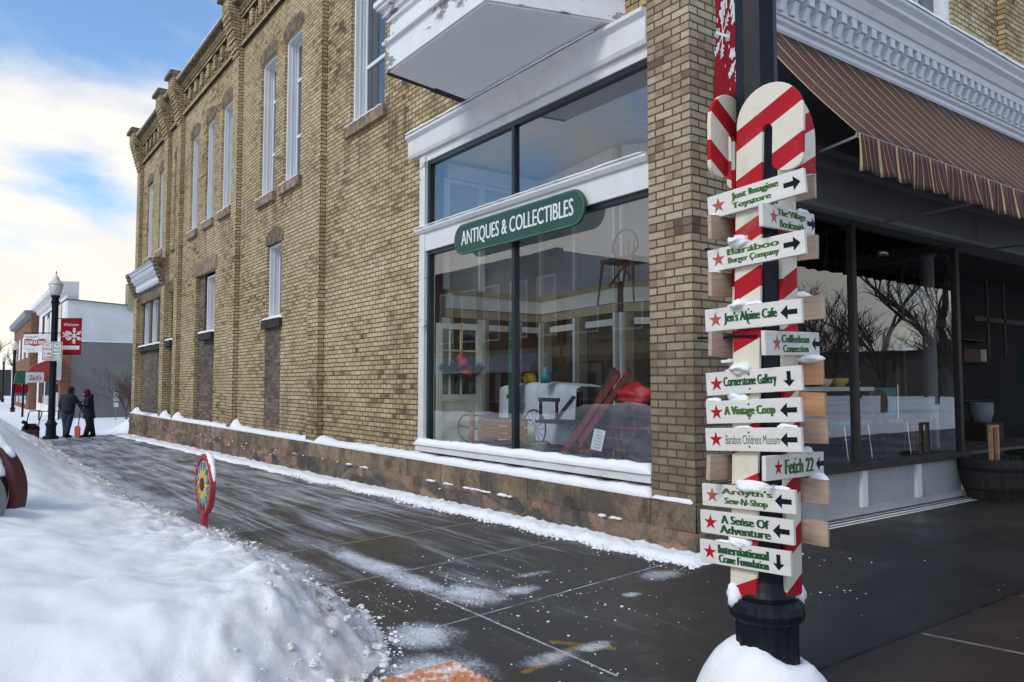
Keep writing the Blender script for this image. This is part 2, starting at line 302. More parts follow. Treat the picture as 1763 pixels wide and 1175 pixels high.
paint_mat('bulkhead_paint', (0.36, 0.36, 0.36), (0.2, 0.2, 0.2), 0.1, dirt=0.5)
paint_mat('grey_trim', (0.20, 0.20, 0.21), (0.2, 0.2, 0.2), 0.05)
def soffit_mat():
    t = NT('soffit_boards'); p = t.pos(); px, py, pz = t.sep(p)
    f = t.math('ABSOLUTE', t.math('SUBTRACT', t.math('FRACT', t.math('DIVIDE', px, 0.055)), 0.5))
    g = t.rng(f, 0.40, 0.49)
    c = t.mix(t.noise(p, 1.5, 5, 0.6), (0.80, 0.80, 0.80), (0.88, 0.88, 0.88))
    c = t.mix(t.math('MULTIPLY', g, 0.28), c, (0.3, 0.3, 0.3))
    t.bsdf(c, 0.6, t.bump(t.math('MULTIPLY', g, -1.0), 0.25, 0.004)); M['soffit_boards'] = t.m
soffit_mat()
simple('black_frame', (0.012, 0.022, 0.024), 0.35, 0.2)
simple('dark_sill', (0.02, 0.018, 0.016), 0.6, 0.3)
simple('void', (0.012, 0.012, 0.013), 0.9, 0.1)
def glass_mat(name, tint=(0.9, 0.93, 0.92), ior=1.5, boost=0.0):
    t = NT(name); tr = t.n('ShaderNodeBsdfTransparent'); tr.inputs[0].default_value = tint + (1,)
    gl = t.n('ShaderNodeBsdfGlossy'); gl.inputs['Roughness'].default_value = 0.0; gl.inputs['Color'].default_value = (0.95, 0.97, 1, 1)
    p = t.pos(); nm = t.bump(t.noise(p, 0.9, 2), 0.04, 0.03); t.l(nm, gl.inputs['Normal'])
    lw = t.n('ShaderNodeLayerWeight'); lw.inputs['Blend'].default_value = 0.5
    f = t.math('ADD', t.math('MULTIPLY', t.math('POWER', lw.outputs['Facing'], 4.0), 0.9), 0.045+boost, clamp=True)
    mx = t.n('ShaderNodeMixShader'); t.l(f, mx.inputs[0]); t.l(tr.outputs[0], mx.inputs[1]); t.l(gl.outputs[0], mx.inputs[2])
    t.l(mx.outputs[0], t.out.inputs['Surface']); M[name] = t.m
glass_mat('shop_glass', boost=0.12); glass_mat('clear_glass', ior=1.3)
def pane_mat():
    t = NT('upper_pane'); p = t.pos(); b = t.bsdf(t.mix(t.noise(p, 0.8, 2), (0.03, 0.035, 0.04), (0.07, 0.075, 0.08)), 0.03, spec=1.0)
    b.inputs['IOR'].default_value = 1.6; M['upper_pane'] = t.m
pane_mat()
simple('curtain', (0.40, 0.42, 0.45), 0.8, 0.15)
simple('iron', (0.006, 0.008, 0.013), 0.5, 0.35, 12, bump=0.10, bscale=35, spec=0.25)
simple('lamp_globe', (0.66, 0.64, 0.58), 0.4, 0.08)
def wood(name, c1, c2, rot=(0, 0, 0), s=(2.2, 26, 26)):
    t = NT(name); p = t.obj(); n = t.noise(t.mapv(p, scale=s, rot=rot), 1.0, 5, 0.6, 0.8)
    c = t.mix(t.rng(n, 0.3, 0.7), c1, c2); t.bsdf(c, 0.65, t.bump(n, 0.15, 0.003), spec=0.3); M[name] = t.m
wood('raw_pine', (0.40, 0.27, 0.19), (0.55, 0.42, 0.32)); wood('painted_board', (0.66, 0.62, 0.55), (0.74, 0.70, 0.64))
wood('orange_pine', (0.42, 0.21, 0.10), (0.55, 0.32, 0.18)); wood('sled_wood', (0.20, 0.075, 0.025), (0.34, 0.14, 0.05)); wood('barrel_wood', (0.018, 0.015, 0.013), (0.04, 0.034, 0.03), s=(20, 20, 2))
wood('dark_wood', (0.03, 0.016, 0.010), (0.07, 0.035, 0.02)); wood('red_wood', (0.12, 0.015, 0.015), (0.20, 0.03, 0.03))
simple('letter_green', (0.065, 0.14, 0.035), 0.7, 0.25, 40, spec=0.15); simple('letter_dark_green', (0.02, 0.085, 0.035), 0.7, 0.25, 40, spec=0.15)
simple('star_red', (0.42, 0.014, 0.022), 0.7, 0.15, 30, spec=0.15); simple('star_faded', (0.40, 0.085, 0.055), 0.7, 0.2, 30)
simple('arrow_black', (0.008, 0.010, 0.018), 0.7, 0.2, spec=0.15); simple('sign_green', (0.012, 0.065, 0.042), 0.45, 0.15, 3); simple('sign_trim', (0.10, 0.22, 0.14), 0.5, 0.1)
simple('letter_white', (0.72, 0.73, 0.70), 0.5, 0.1); simple('letter_black', (0.02, 0.02, 0.022), 0.6, 0.1)
simple('banner_red', (0.27, 0.008, 0.018), 0.85, 0.12, 3, spec=0.1); simple('paint_red', (0.34, 0.03, 0.04), 0.5, 0.15); simple('paint_dark_red', (0.075, 0.012, 0.015), 0.5, 0.2)
simple('paint_yellow', (0.62, 0.42, 0.10), 0.6, 0.12); simple('paint_blue', (0.10, 0.26, 0.36), 0.55, 0.15); simple('paint_cream', (0.68, 0.62, 0.50), 0.6, 0.1); simple('paint_navy', (0.03, 0.05, 0.14), 0.5, 0.2)
simple('bare_bark', (0.055, 0.042, 0.034), 0.9, 0.25); simple('bush_twig', (0.10, 0.06, 0.055), 0.9, 0.25)
simple('skin', (0.42, 0.25, 0.18), 0.6, 0.05); simple('jeans', (0.03, 0.045, 0.07), 0.9, 0.2, 20); simple('hoodie', (0.030, 0.032, 0.038), 0.95, 0.2, 15); simple('navy_coat', (0.008, 0.009, 0.018), 0.9, 0.25, 15)
simple('black_cloth', (0.008, 0.008, 0.010), 0.9, 0.2); simple('knit_red', (0.07, 0.012, 0.016), 0.95, 0.2); simple('shovel_orange', (0.5, 0.10, 0.06), 0.5, 0.1); simple('chrome', (0.6, 0.6, 0.6), 0.25, 0.05, metal=1.0)
simple('wall_white', (0.74, 0.72, 0.69), 0.85, 0.08, 0.8, bump=0.15, bscale=20); simple('wall_grey', (0.20, 0.19, 0.172), 0.9, 0.10, 0.8, bump=0.2, bscale=15)
simple('cream_wall', (0.40, 0.33, 0.20), 0.8, 0.1); simple('ceiling_white', (0.55, 0.56, 0.55), 0.8, 0.05); simple('panel_grey', (0.40, 0.41, 0.42), 0.5, 0.15, 0.8); simple('store_floor', (0.09, 0.065, 0.05), 0.7, 0.2); simple('store_brown', (0.085, 0.045, 0.028), 0.8, 0.25, 3)
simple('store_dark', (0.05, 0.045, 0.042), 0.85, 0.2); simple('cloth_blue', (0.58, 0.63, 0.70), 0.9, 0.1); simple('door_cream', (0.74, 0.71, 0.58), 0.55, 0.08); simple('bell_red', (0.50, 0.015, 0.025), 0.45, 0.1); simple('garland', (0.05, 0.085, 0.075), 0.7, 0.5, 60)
simple('teal', (0.03, 0.20, 0.22), 0.45, 0.12); simple('bowl_yellow', (0.65, 0.42, 0.03), 0.35, 0.1); simple('bowl_red', (0.55, 0.07, 0.02), 0.35, 0.1); simple('shade_cream', (0.42, 0.42, 0.34), 0.8, 0.1); simple('paper', (0.62, 0.70, 0.68), 0.8, 0.05)
None
def plaid_mat():
    t = NT('plaid'); p = t.obj(); x, y, z = t.sep(p); c = (0.03, 0.02, 0.03)
    for co_, per, w, col in ((y, 0.13, 0.16, (0.20, 0.02, 0.03)), (z, 0.13, 0.16, (0.16, 0.02, 0.03)), (y, 0.13, 0.03, (0.4, 0.33, 0.2)), (z, 0.13, 0.03, (0.4, 0.33, 0.2))):
        f = t.math('LESS_THAN', t.math('FLOORED_MODULO', t.math('DIVIDE', t.math('ADD', co_, t.math('MULTIPLY', t.noise(p, 3, 2), 0.06)), per), 1.0), w); c = t.mix(t.math('MULTIPLY', f, 0.6), c, col)
    t.bsdf(c, 0.95, t.bump(t.noise(p, 9, 4), 0.5, 0.03), spec=0.1); M['plaid'] = t.m
plaid_mat()
simple('ski_yellow', (0.55, 0.38, 0.03), 0.5, 0.1); simple('awning_white', (0.6, 0.6, 0.58), 0.8, 0.08); simple('awning_green', (0.01, 0.09, 0.05), 0.7, 0.1); simple('roof_dark', (0.05, 0.05, 0.055), 0.9, 0.2)
simple('grey_lump', (0.22, 0.23, 0.25), 0.7, 0.15, 5); simple('evergreen', (0.02, 0.045, 0.025), 0.8, 0.4)

def stripe_cane():
    t = NT('candy_stripe'); x, y, z = t.sep(t.obj())
    d = t.math('ADD', t.math('MULTIPLY', z, 1.0), t.math('MULTIPLY', x, -0.52))
    f = t.math('FLOORED_MODULO', t.math('DIVIDE', t.math('ADD', d, 0.07), 0.238), 1.0)
    m = t.math('LESS_THAN', f, 0.41); p = t.obj()
    red = t.mix(t.noise(p, 9, 4), (0.36, 0.008, 0.016), (0.46, 0.014, 0.026)); cr = t.mix(t.noise(p, 4, 4), (0.66, 0.60, 0.46), (0.74, 0.69, 0.57))
    wear = t.rng(t.math('ADD', t.math('MULTIPLY', t.noise(p, 13, 7, 0.8), 0.75), t.math('MULTIPLY', t.noise(p, 2, 3), 0.25)), 0.62, 0.66, 0, 0.7)
    t.bsdf(t.mix(wear, t.mix(t.math('MULTIPLY', t.rng(t.noise(p, 5, 6, 0.7), 0.5, 0.75), 0.35), t.mix(m, cr, red), (0.25, 0.2, 0.15)), (0.35, 0.25, 0.17)), 0.6, t.bump(t.noise(p, 50, 3), 0.1, 0.003), spec=0.15); M['candy_stripe'] = t.m
stripe_cane()
def awning_mat():
    t = NT('awning_stripe'); p = t.pos(); x, y, z = t.sep(p)
    u = t.math('FLOORED_MODULO', t.math('DIVIDE', x, 0.30), 1.0)
    W_, BR, MA, BL = (0.46, 0.36, 0.19), (0.085, 0.045, 0.033), (0.115, 0.02, 0.028), (0.055, 0.038, 0.05)
    st = [(0.0, W_), (0.05, BR), (0.17, MA), (0.20, W_), (0.215, MA), (0.25, BR), (0.37, BL), (0.42, W_), (0.445, BR), (0.55, MA), (0.58, BL), (0.61, MA), (0.66, BL), (0.70, W_), (0.715, BR), (0.86, MA), (0.90, BL), (0.94, W_)]
    c = t.ramp(u, st, 'CONSTANT'); c = t.mix(t.rng(t.noise(p, 3, 5), 0.35, 0.75, 0, 0.4), c, (0.08, 0.06, 0.05))
    t.bsdf(c, 0.9, t.bump(t.noise(p, 120, 3), 0.1, 0.004), spec=0.1); M['awning_stripe'] = t.m
awning_mat()
def tactile_mat():
    t = NT('tactile_orange'); p = t.pos()
    c = t.mix(t.rng(t.noise(p, 7, 6, 0.7), 0.46, 0.62), (0.62, 0.22, 0.07), (0.80, 0.72, 0.66)); t.bsdf(c, 0.7); M['tactile_orange'] = t.m
tactile_mat()

# ---------------------------------------------------------------- mesh helpers
class MB:
    def __init__(s): s.v = []; s.f = []
    def add(s, vs, fs):
        o = len(s.v); s.v += [tuple(v) for v in vs]; s.f += [tuple(i+o for i in f) for f in fs]; return s
    def box(s, x0, x1, y0, y1, z0, z1):
        v = [(x, y, z) for x in (x0, x1) for y in (y0, y1) for z in (z0, z1)]
        return s.add(v, [(0, 1, 3, 2), (4, 6, 7, 5), (0, 4, 5, 1), (2, 3, 7, 6), (0, 2, 6, 4), (1, 5, 7, 3)])
    def quad(s, a, b, c, d): return s.add([a, b, c, d], [(0, 1, 2, 3)])
    def prism(s, poly, w0, w1, fn):
        n = len(poly); v = [fn(a, b, w0) for a, b in poly] + [fn(a, b, w1) for a, b in poly]
        return s.add(v, [tuple(range(n))[::-1], tuple(range(n, 2*n))] + [(i, (i+1) % n, n+(i+1) % n, n+i) for i in range(n)])
    def tube(s, pts, rad, n=8, cap=True):
        pts = [Vector(p) for p in pts]; k = len(pts); rad = rad if isinstance(rad, (list, tuple)) else [rad]*k
        vs = []; up = None
        for i, p in enumerate(pts):
            d = (pts[min(i+1, k-1)] - pts[max(i-1, 0)]).normalized()
            if up is None: up = Vector((0, 0, 1)) if abs(d.z) < 0.9 else Vector((1, 0, 0))
            a = d.cross(up); a = a.normalized() if a.length > 1e-6 else Vector((1, 0, 0)); b = a.cross(d).normalized(); up = b
            for j in range(n):
                t = 2*PI*j/n; vs.append(p + (a*math.cos(t) + b*math.sin(t))*rad[i])
        fs = [(i*n+j, i*n+(j+1) % n, (i+1)*n+(j+1) % n, (i+1)*n+j) for i in range(k-1) for j in range(n)]
        if cap: fs += [tuple(range(n))[::-1], tuple(range((k-1)*n, k*n))]
        return s.add(vs, fs)
    def bar(s, a, b, w, h):
        a, b = Vector(a), Vector(b); d = (b-a).normalized(); up = Vector((0, 0, 1)) if abs(d.z) < 0.95 else Vector((1, 0, 0))
        r = d.cross(up).normalized(); u = r.cross(d).normalized()
        vs = [p + r*x*w/2 + u*y*h/2 for p in (a, b) for x, y in ((-1, -1), (1, -1), (1, 1), (-1, 1))]
        return s.add(vs, [(3, 2, 1, 0), (4, 5, 6, 7)] + [(i, (i+1) % 4, 4+(i+1) % 4, 4+i) for i in range(4)])
    def lathe(s, prof, c, n=24, flute=0.0, nf=0):
        vs = []
        for r, z in prof:
            for j in range(n):
                t = 2*PI*j/n; rr = r*(1 - (flute if (nf and (j*nf//n) % 2) else 0)) ; vs.append((c[0]+rr*math.cos(t), c[1]+rr*math.sin(t), c[2]+z))
        k = len(prof); fs = [(i*n+j, i*n+(j+1) % n, (i+1)*n+(j+1) % n, (i+1)*n+j) for i in range(k-1) for j in range(n)]
        fs += [tuple(range(n))[::-1], tuple(range((k-1)*n, k*n))]
        return s.add(vs, fs)
    def blob(s, c, r, n=10, m=7, amp=0.15, fr=2.0, seed=0.0, flat=None):
        vs = []
        for i in range(m+1):
            ph = PI*i/m
            for j in range(n):
                t = 2*PI*j/n; d = Vector((math.sin(ph)*math.cos(t), math.sin(ph)*math.sin(t), math.cos(ph)))
                k = 1 + amp*noise.noise(d*fr + Vector((seed, seed*1.7, seed*0.6)))
                q = Vector((c[0]+d.x*r[0]*k, c[1]+d.y*r[1]*k, c[2]+d.z*r[2]*k))
                if flat is not None and q.z < flat: q.z = flat
                vs.append(q)
        return s.add(vs, [(i*n+j, (i+1)*n+j, (i+1)*n+(j+1) % n, i*n+(j+1) % n) for i in range(m) for j in range(n)])
    def xf(s, mat): s.v = [tuple(mat @ Vector(v)) for v in s.v]; return s
    def mesh(s, name, mat, smooth=False):
        me = bpy.data.meshes.new(name); me.from_pydata(s.v, [], s.f); me.materials.append(M[mat]); me.update()
        bm = bmesh.new(); bm.from_mesh(me); bmesh.ops.recalc_face_normals(bm, faces=bm.faces); bm.to_mesh(me); bm.free()
        if smooth:
            for p in me.polygons: p.use_smooth = True
        return me
    def build(s, name, mat, parent=None, smooth=False, local=False):
        o = bpy.data.objects.new(name, s.mesh(name, mat, smooth)); COL.objects.link(o)
        return attach(o, parent, local)
def attach(o, parent, local=False):
    if parent is not None:
        o.parent = parent
        if not local:
            w = parent.matrix_basis.copy() if parent.parent is None else Matrix.Identity(4)
            o.matrix_parent_inverse = w.inverted()
    return o
def tag(o, label=None, cat=None, group=None, kind=None):
    if label: o['label'] = label
    if cat: o['category'] = cat
    if group: o['group'] = group
    if kind: o['kind'] = kind
    return o
def thing(name, label, cat, loc=(0, 0, 0), group=None, mat=None):
    o = bpy.data.objects.new(name, None); COL.objects.link(o); o.empty_display_size = 0.2
    if mat is not None: o.matrix_basis = mat
    else: o.location = loc
    return tag(o, label, cat, group)
def dup(root, loc, label):
    def cp(o, par):
        c = o.copy(); COL.objects.link(c)
        if par: c.parent = par; c.matrix_parent_inverse = o.matrix_parent_inverse.copy()
        for ch in list(o.children): cp(ch, c)
        return c
    r = cp(root, None); r.location = loc; r['label'] = label; return r
def soft(o, w=0.004, seg=2):
    b = o.modifiers.new('bevel', 'BEVEL'); b.width = w; b.segments = seg; b.limit_method = 'ANGLE'; return o
def frame(origin, u, v):
    u = Vector(u).normalized(); v = Vector(v).normalized(); w = u.cross(v)
    m = Matrix.Identity(4)
    for i, c in enumerate((u, v, w)):
        for k in range(3): m[k][i] = c[k]
    for k in range(3): m[k][3] = origin[k]
    return m
def text_mb(body, w, h, cx=0, cy=0, z=0.0, fat=0.0, copies=1, bold=0.0, depth=0.0006, shear=0.0):
    cu = bpy.data.curves.new('t', 'FONT'); cu.body = body; cu.size = 1.0; cu.resolution_u = 3; cu.offset = bold; cu.shear = shear
    o = bpy.data.objects.new('t', cu); COL.objects.link(o)
    bpy.context.view_layer.update()
    me = bpy.data.meshes.new_from_object(o.evaluated_get(bpy.context.evaluated_depsgraph_get()))
    bpy.data.objects.remove(o); bpy.data.curves.remove(cu)
    xs = [v.co.x for v in me.vertices]; ys = [v.co.y for v in me.vertices]
    x0, x1, y0, y1 = min(xs), max(xs), min(ys), max(ys); sx_ = (w-fat)/(x1-x0); sy_ = h/(y1-y0)
    mb = MB()
    for k in range(copies):
        dx = fat*(k/(copies-1)-0.5) if copies > 1 else 0
        mb.add([(cx + (v.co.x-(x0+x1)/2)*sx_ + dx, cy + (v.co.y-(y0+y1)/2)*sy_, z + depth + k*0.00015) for v in me.vertices], [tuple(p.vertices) for p in me.polygons])
    bpy.data.meshes.remove(me); return mb
def gz(y): return -0.0135*max(0.0, min(27.0, y))
def fbm(x, y, z=0.0, o=4): return noise.fractal(Vector((x, y, z)), 1.0, 2.0, o)

# ================================================================= SETTING: ground, sidewalk
g = MB()
ys = [-900, -0.0, 27, 900]; xs = [-900, 900]
for i in range(3):
    g.quad((xs[0], ys[i], gz(ys[i])-0.03), (xs[1], ys[i], gz(ys[i])-0.03), (xs[1], ys[i+1], gz(ys[i+1])-0.03), (xs[0], ys[i+1], gz(ys[i+1])-0.03))
tag(g.build('ground', 'grey_snow'), kind='structure')
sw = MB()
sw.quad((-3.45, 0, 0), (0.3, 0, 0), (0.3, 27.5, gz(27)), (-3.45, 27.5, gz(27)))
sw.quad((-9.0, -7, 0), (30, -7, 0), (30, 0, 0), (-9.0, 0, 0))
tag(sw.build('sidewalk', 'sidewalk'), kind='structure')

# ---- snow bank along the kerb
EDGE = [(-1.6, -3.95), (-1.2, -3.72), (-0.9, -3.55), (-0.6, -3.30), (-0.3, -3.18), (0.4, -3.12), (1.0, -3.16), (2.2, -3.16), (3.2, -3.02), (3.8, -3.06), (5.3, -3.2), (7.5, -3.29), (12.4, -3.12), (19.7, -2.98), (24, -2.85), (27, -3.1), (60, -3.4)]
def lerp(tab, t):
    if t <= tab[0][0]: return tab[0][1]
    for (a, va), (b, vb) in zip(tab, tab[1:]):
        if t <= b: k = (t-a)/(b-a); return va+(vb-va)*k
    return tab[-1][1]
def sst(a, b, x): x = max(0.0, min(1.0, (x-a)/(b-a))); return x*x*(3-2*x)
def bank_h(x, y):
    e = lerp(EDGE, y) + 0.10*noise.noise(Vector((0.3, y*1.9, 0))) + 0.05*noise.noise(Vector((5.3, y*6.1, 0)))
    d = e - x
    top = 0.34 + 0.08*(1-sst(0.9, 2.2, y))
    h = top*sst(-0.02, 0.75 if y < 2 else 0.95, d) + (0.10+0.30*sst(3.0, 6.5, y))*sst(0.6, 2.3, d)
    h *= sst(-1.60, -0.55, y + 0.20*noise.noise(Vector((x*2, 3.1, 0))))
    h += 0.52*math.exp(-((x+5.2)/1.0)**2 - ((y-6.6)/2.4)**2) + 0.10*math.exp(-((x+5.9)/0.8)**2 - ((y-3.0)/1.4)**2)
    k = sst(0.0, 0.3, d)
    rg = 1-abs(noise.noise(Vector((x*2.3+0.4*noise.noise(Vector((x*5, y*5, 0))), y*2.3, 6.0))))*2
    h += k*(0.075*fbm(x*1.1, y*1.1, 1.0, 3) + 0.012*fbm(x*4.5, y*4.5, 2.0) + 0.030*rg*(1-sst(0.5, 1.5, d)))
    rough = sst(-0.05, 0.1, d)*(1-sst(0.5, 1.3, d)*0.9)
    h += rough*(0.045*fbm(x*6, y*6, 4.0, 5) + 0.040*abs(noise.noise(Vector((x*13, y*13, 1)))) + 0.018*abs(noise.noise(Vector((x*31, y*31, 1)))))
    return h - 0.035*(1-sst(-0.06, 0.02, d))
def grid_mesh(name, xs, ys, hf, mat, base=gz, smooth=True):
    v = [(x, y, base(y) + hf(x, y)) for y in ys for x in xs]; n = len(xs)
    f = [(j*n+i, j*n+i+1, (j+1)*n+i+1, (j+1)*n+i) for j in range(len(ys)-1) for i in range(n-1)]
    mb = MB(); mb.v = v; mb.f = f
    return mb.build(name, mat, smooth=smooth)
bx = [-9.5 + i*0.16 for i in range(25)] + [-5.5 + i*0.03 for i in range(93)]
by = [-1.6 + i*0.03 for i in range(200)] + [4.4 + i*0.07 for i in range(90)] + [10.7 + i*0.3 for i in range(130)]
tag(grid_mesh('snow_bank', bx, by, bank_h, 'bank_snow'), kind='structure')

random.seed(17)
cl_ = MB()
for i in range(900):
    y = random.uniform(-1.25, 5.5) if random.random() < 0.8 else random.uniform(5, 14); d = random.choice((random.uniform(-0.05, 0.7), random.gauss(0.05, 0.07))); x = lerp(EDGE, y) - d
    r = random.choice((0.006, 0.008, 0.010, 0.013, 0.016, 0.02, 0.024)) * (1.2 if d < 0.15 else 0.9); z = gz(y) + max(0.0, bank_h(x, y)) - r*0.25
    cl_.blob((x, y, z), (r*random.uniform(0.8, 1.5), r*random.uniform(0.8, 1.5), r*random.uniform(0.6, 0.95)), 8, 6, 0.75, 2.3, i*0.61)
for i in range(46):
    y = random.uniform(-1.2, 1.8); d = abs(random.gauss(0.12, 0.22)); x = lerp(EDGE, y) - d; w = random.uniform(0.02, 0.055)*(1 if d < 0.3 else 0.6); z = gz(y) + max(0.0, bank_h(x, y))
    cl_.blob((x, y, z-w*0.30), (w*random.uniform(0.8, 1.4), w*random.uniform(0.8, 1.4), w*random.uniform(0.35, 0.7)), 16, 11, 0.9, 1.9, i*1.31+50)
tag(cl_.build('snow_clods', 'bank_snow', smooth=True), 'lumps of shovelled snow along the broken edge of the snowbank', 'snow', kind='stuff')
# ---- loose snow: along the wall foot, on ledges and sills, crumbs
def wall_strip(x, y):
    e = 0.43 + 0.10*fbm(y*1.1, 7.0) + 0.05*fbm(y*5, 3.0) + 0.02*y*0.35
    d = e + x
    return 0.05*sst(0.0, 0.14, d)*(1+0.6*fbm(x*9, y*9, 5.0)) - 0.015*sst(0.2, 0.42, d) - 0.02*(1-sst(-0.02, 0.03, d))
sx_ = [-1.15 + i*0.03 for i in range(40)]; sy_ = [-0.42 + i*0.05 for i in range(120)] + [5.6 + i*0.13 for i in range(165)]
def ws2(x, y):
    k = sst(-0.42, -0.1, y)
    return wall_strip(x, y)*k - 0.03*(1-k)
tag(grid_mesh('snow_strip', sx_, sy_, ws2, 'snow'), 'line of shovelled snow lying along the foot of the stone wall', 'snow', kind='stuff')
cr_ = MB()
for i in range(1000):
    m = random.random(); big = 1.0
    if m < 0.5: y = random.uniform(-1.3, 4); q = abs(random.gauss(0.0, 0.16)); x = lerp(EDGE, y) + q; big = 1.9 if q < 0.12 else 1.0
    elif m < 0.75: x = random.gauss(-2.2, 0.35); y = random.gauss(0.3, 0.5)
    elif m < 0.9: y = random.uniform(-0.5, 8); x = -0.45 - abs(random.gauss(0, 0.10))
    else: c_ = random.choice(((-1.6, -0.9), (-1.2, -0.2), (-0.2, -1.3), (-2.6, -1.3), (0.8, -0.8))); x = random.gauss(c_[0], 0.3); y = random.gauss(c_[1], 0.22)
    if x > -0.3 and y > -0.3: continue
    r = random.choice((0.0018, 0.002, 0.0025, 0.003, 0.003, 0.004, 0.005, 0.007)) * big
    cr_.blob((x, y, gz(y)+r*0.2), (r*random.uniform(0.8, 2.0), r*random.uniform(0.8, 2.0), r*0.7), 6, 4, 0.9, 2, i*0.37)
for i in range(700):
    y = random.uniform(-0.35, 9); x = -0.43 - 0.10*fbm(y*1.1, 7.0) - 0.05*fbm(y*5, 3.0) - 0.007*y + random.gauss(0.02, 0.035); r = random.choice((0.005, 0.008, 0.011, 0.015, 0.02))
    cr_.blob((x, y, gz(y)+r*0.25+0.008), (r*random.uniform(0.9, 1.7), r*random.uniform(0.9, 1.7), r*0.8), 7, 5, 0.8, 2, i*0.53)
tag(cr_.build('snow_crumbs', 'snow', smooth=True), 'scattered crumbs of snow left on the dark swept sidewalk', 'snow', kind='stuff')

# ---- tactile pad at the kerb ramp
tp = MB(); tp.box(-3.75, -3.08, -1.75, -0.95, 0.002, 0.012)
for i in range(11):
    for j in range(13): tp.lathe([(0.014, 0.0), (0.012, 0.007), (0.006, 0.009)], (-3.72+0.062*i, -1.72+0.062*j, 0.012), 8)
tag(tp.build('tactile_pad', 'tactile_orange', smooth=False), 'orange bumpy warning pad set in the sidewalk, dusted with snow', 'paving pad')

# ================================================================= THE BRICK CORNER BUILDING
bld = thing('brick_building', 'two storey tan brick corner building with tall white windows', 'building', (3, 13, 0))
WX = 0.12
def wall_grid(mb, holes, y0, y1, z0, z1, to3, depth=0.1):
    ya = sorted(set([y0, y1] + [h[0] for h in holes] + [h[1] for h in holes])); za = sorted(set([z0, z1] + [h[2] for h in holes] + [h[3] for h in holes]))
    ya = [a for a in ya if y0 <= a <= y1]; za = [a for a in za if z0 <= a <= z1]
    solid = lambda a, b: not any(h[0] < a < h[1] and h[2] < b < h[3] for h in holes)
    for i in range(len(ya)-1):
        for k in range(len(za)-1):
            a, b, c, d = ya[i], ya[i+1], za[k], za[k+1]
            if solid((a+b)/2, (c+d)/2): mb.quad(to3(a, c, 0), to3(b, c, 0), to3(b, d, 0), to3(a, d, 0))
    for h in holes:
        dd = h[4] if len(h) > 4 else depth
        a, b, c, d = h[:4]
        mb.quad(to3(a, c, 0), to3(a, d, 0), to3(a, d, dd), to3(a, c, dd)); mb.quad(to3(b, c, 0), to3(b, c, dd), to3(b, d, dd), to3(b, d, 0))
        mb.quad(to3(a, c, 0), to3(a, c, dd), to3(b, c, dd), to3(b, c, 0)); mb.quad(to3(a, d, 0), to3(b, d, 0), to3(b, d, dd), to3(a, d, dd))
UP = [(6.40, 7.72, 5.99, 8.85), (10.13, 11.12, 5.68, 8.80), (11.68, 12.66, 5.67, 8.80), (14.86, 15.86, 5.97, 8.78), (16.58, 17.42, 5.97, 8.78), (18.22, 19.10, 5.95, 8.78), (20.78, 21.22, 5.93, 8.72), (22.70, 23.52, 6.02, 8.78), (24.66, 25.50, 6.0, 8.76)]
LOW = [(11.12, 12.05, 2.90, 4.53), (16.36, 17.48, 2.90, 4.49), (21.05, 21.62, 2.90, 4.46), (22.92, 23.42, 2.87, 4.46), (23.83, 24.75, 2.87, 4.46), (25.18, 26.12, 2.87, 4.46)]
PIL = [(8.77, 9.30), (14.05, 14.50), (19.95, 20.44), (21.72, 22.28), (26.36, 26.95)]
holes = [(0.5, 5.06, 0.44, 5.165, 0.12)]
for w in UP: holes.append(w + (0.10,))
holes.append(LOW[0] + (0.10,))
holes.append((16.20, 18.22, 0.44, 4.56, 0.12)); holes.append((20.50, 21.66, 0.44, 4.50, 0.12)); holes.append((22.36, 26.30, 0.44, 4.50, 0.12))
bays = [(0.55, 8.75), (9.32, 14.03), (14.52, 19.93), (20.46, 21.70), (22.30, 26.34)]
for a, b in bays:
    n = max(1, int((b-a-0.2)/0.62)); st = (b-a)/n
    for i in range(n):
        c = a + st*(i+0.5); holes.append((c-0.15, c+0.15, 10.0, 10.25, 0.10)); holes.append((c-0.09, c+0.09, 10.25, 10.36, 0.10))
toA = lambda a, b, d: (WX + d, a, b)
wm = MB(); wall_grid(wm, holes, 0.5, 26.6, 0.44, 10.55, toA)
wm.quad((0.235, 0.5, 9.95), (0.235, 26.6, 9.95), (0.235, 26.6, 10.45), (0.235, 0.5, 10.45))
# frieze mouldings of brick
for a, b in bays:
    wm.box(0.03, WX-0.001, a, b, 9.74, 9.83); wm.box(0.06, WX-0.001, a, b, 9.83, 9.90)
    wm.box(0.02, WX-0.001, a, b, 10.42, 10.50); wm.box(-0.06, WX+0.2, a, b, 10.60, 10.68)
    n = int((b-a)/0.14)
    for i in range(n):
        c = a + (b-a)*(i+0.5)/n; wm.box(-0.02, WX-0.001, c-0.035, c+0.035, 10.5, 10.6)
    # corbel tongues between the niches
    n = max(1, int((b-a-0.2)/0.62)); st = (b-a)/n
    for i in range(n+1):
        c = a + st*i; w = 0.12
        wm.box(0.05, WX-0.001, max(a, c-w), min(b, c+w), 10.06, 10.42)
wm.build('wall', 'brick', bld)
for a, b in PIL:
    pw_ = MB(); pw_.box(0.0, WX-0.002, a, b, 0.44, 9.55)
    for k in range(9): pw_.box(-0.035*(k+1)*0.9, WX-0.002, a-0.008*k, b+0.008*k, 9.55+0.115*k, 9.55+0.115*(k+1))
    pw_.box(-0.30, 0.40, a-0.06, b+0.06, 10.585, 10.93)
    po = pw_.build('pilaster', 'brick', bld)
    cap = MB(); cap.box(-0.40, 0.50, a-0.14, b+0.14, 10.932, 11.03); cap.box(-0.36, 0.46, a-0.10, b+0.10, 11.029, 11.08)
    cap.build('pier_cap', 'brownstone', po)
cop = MB(); cop.box(-0.20, 0.5, 0.3, 26.34, 10.70, 10.80)
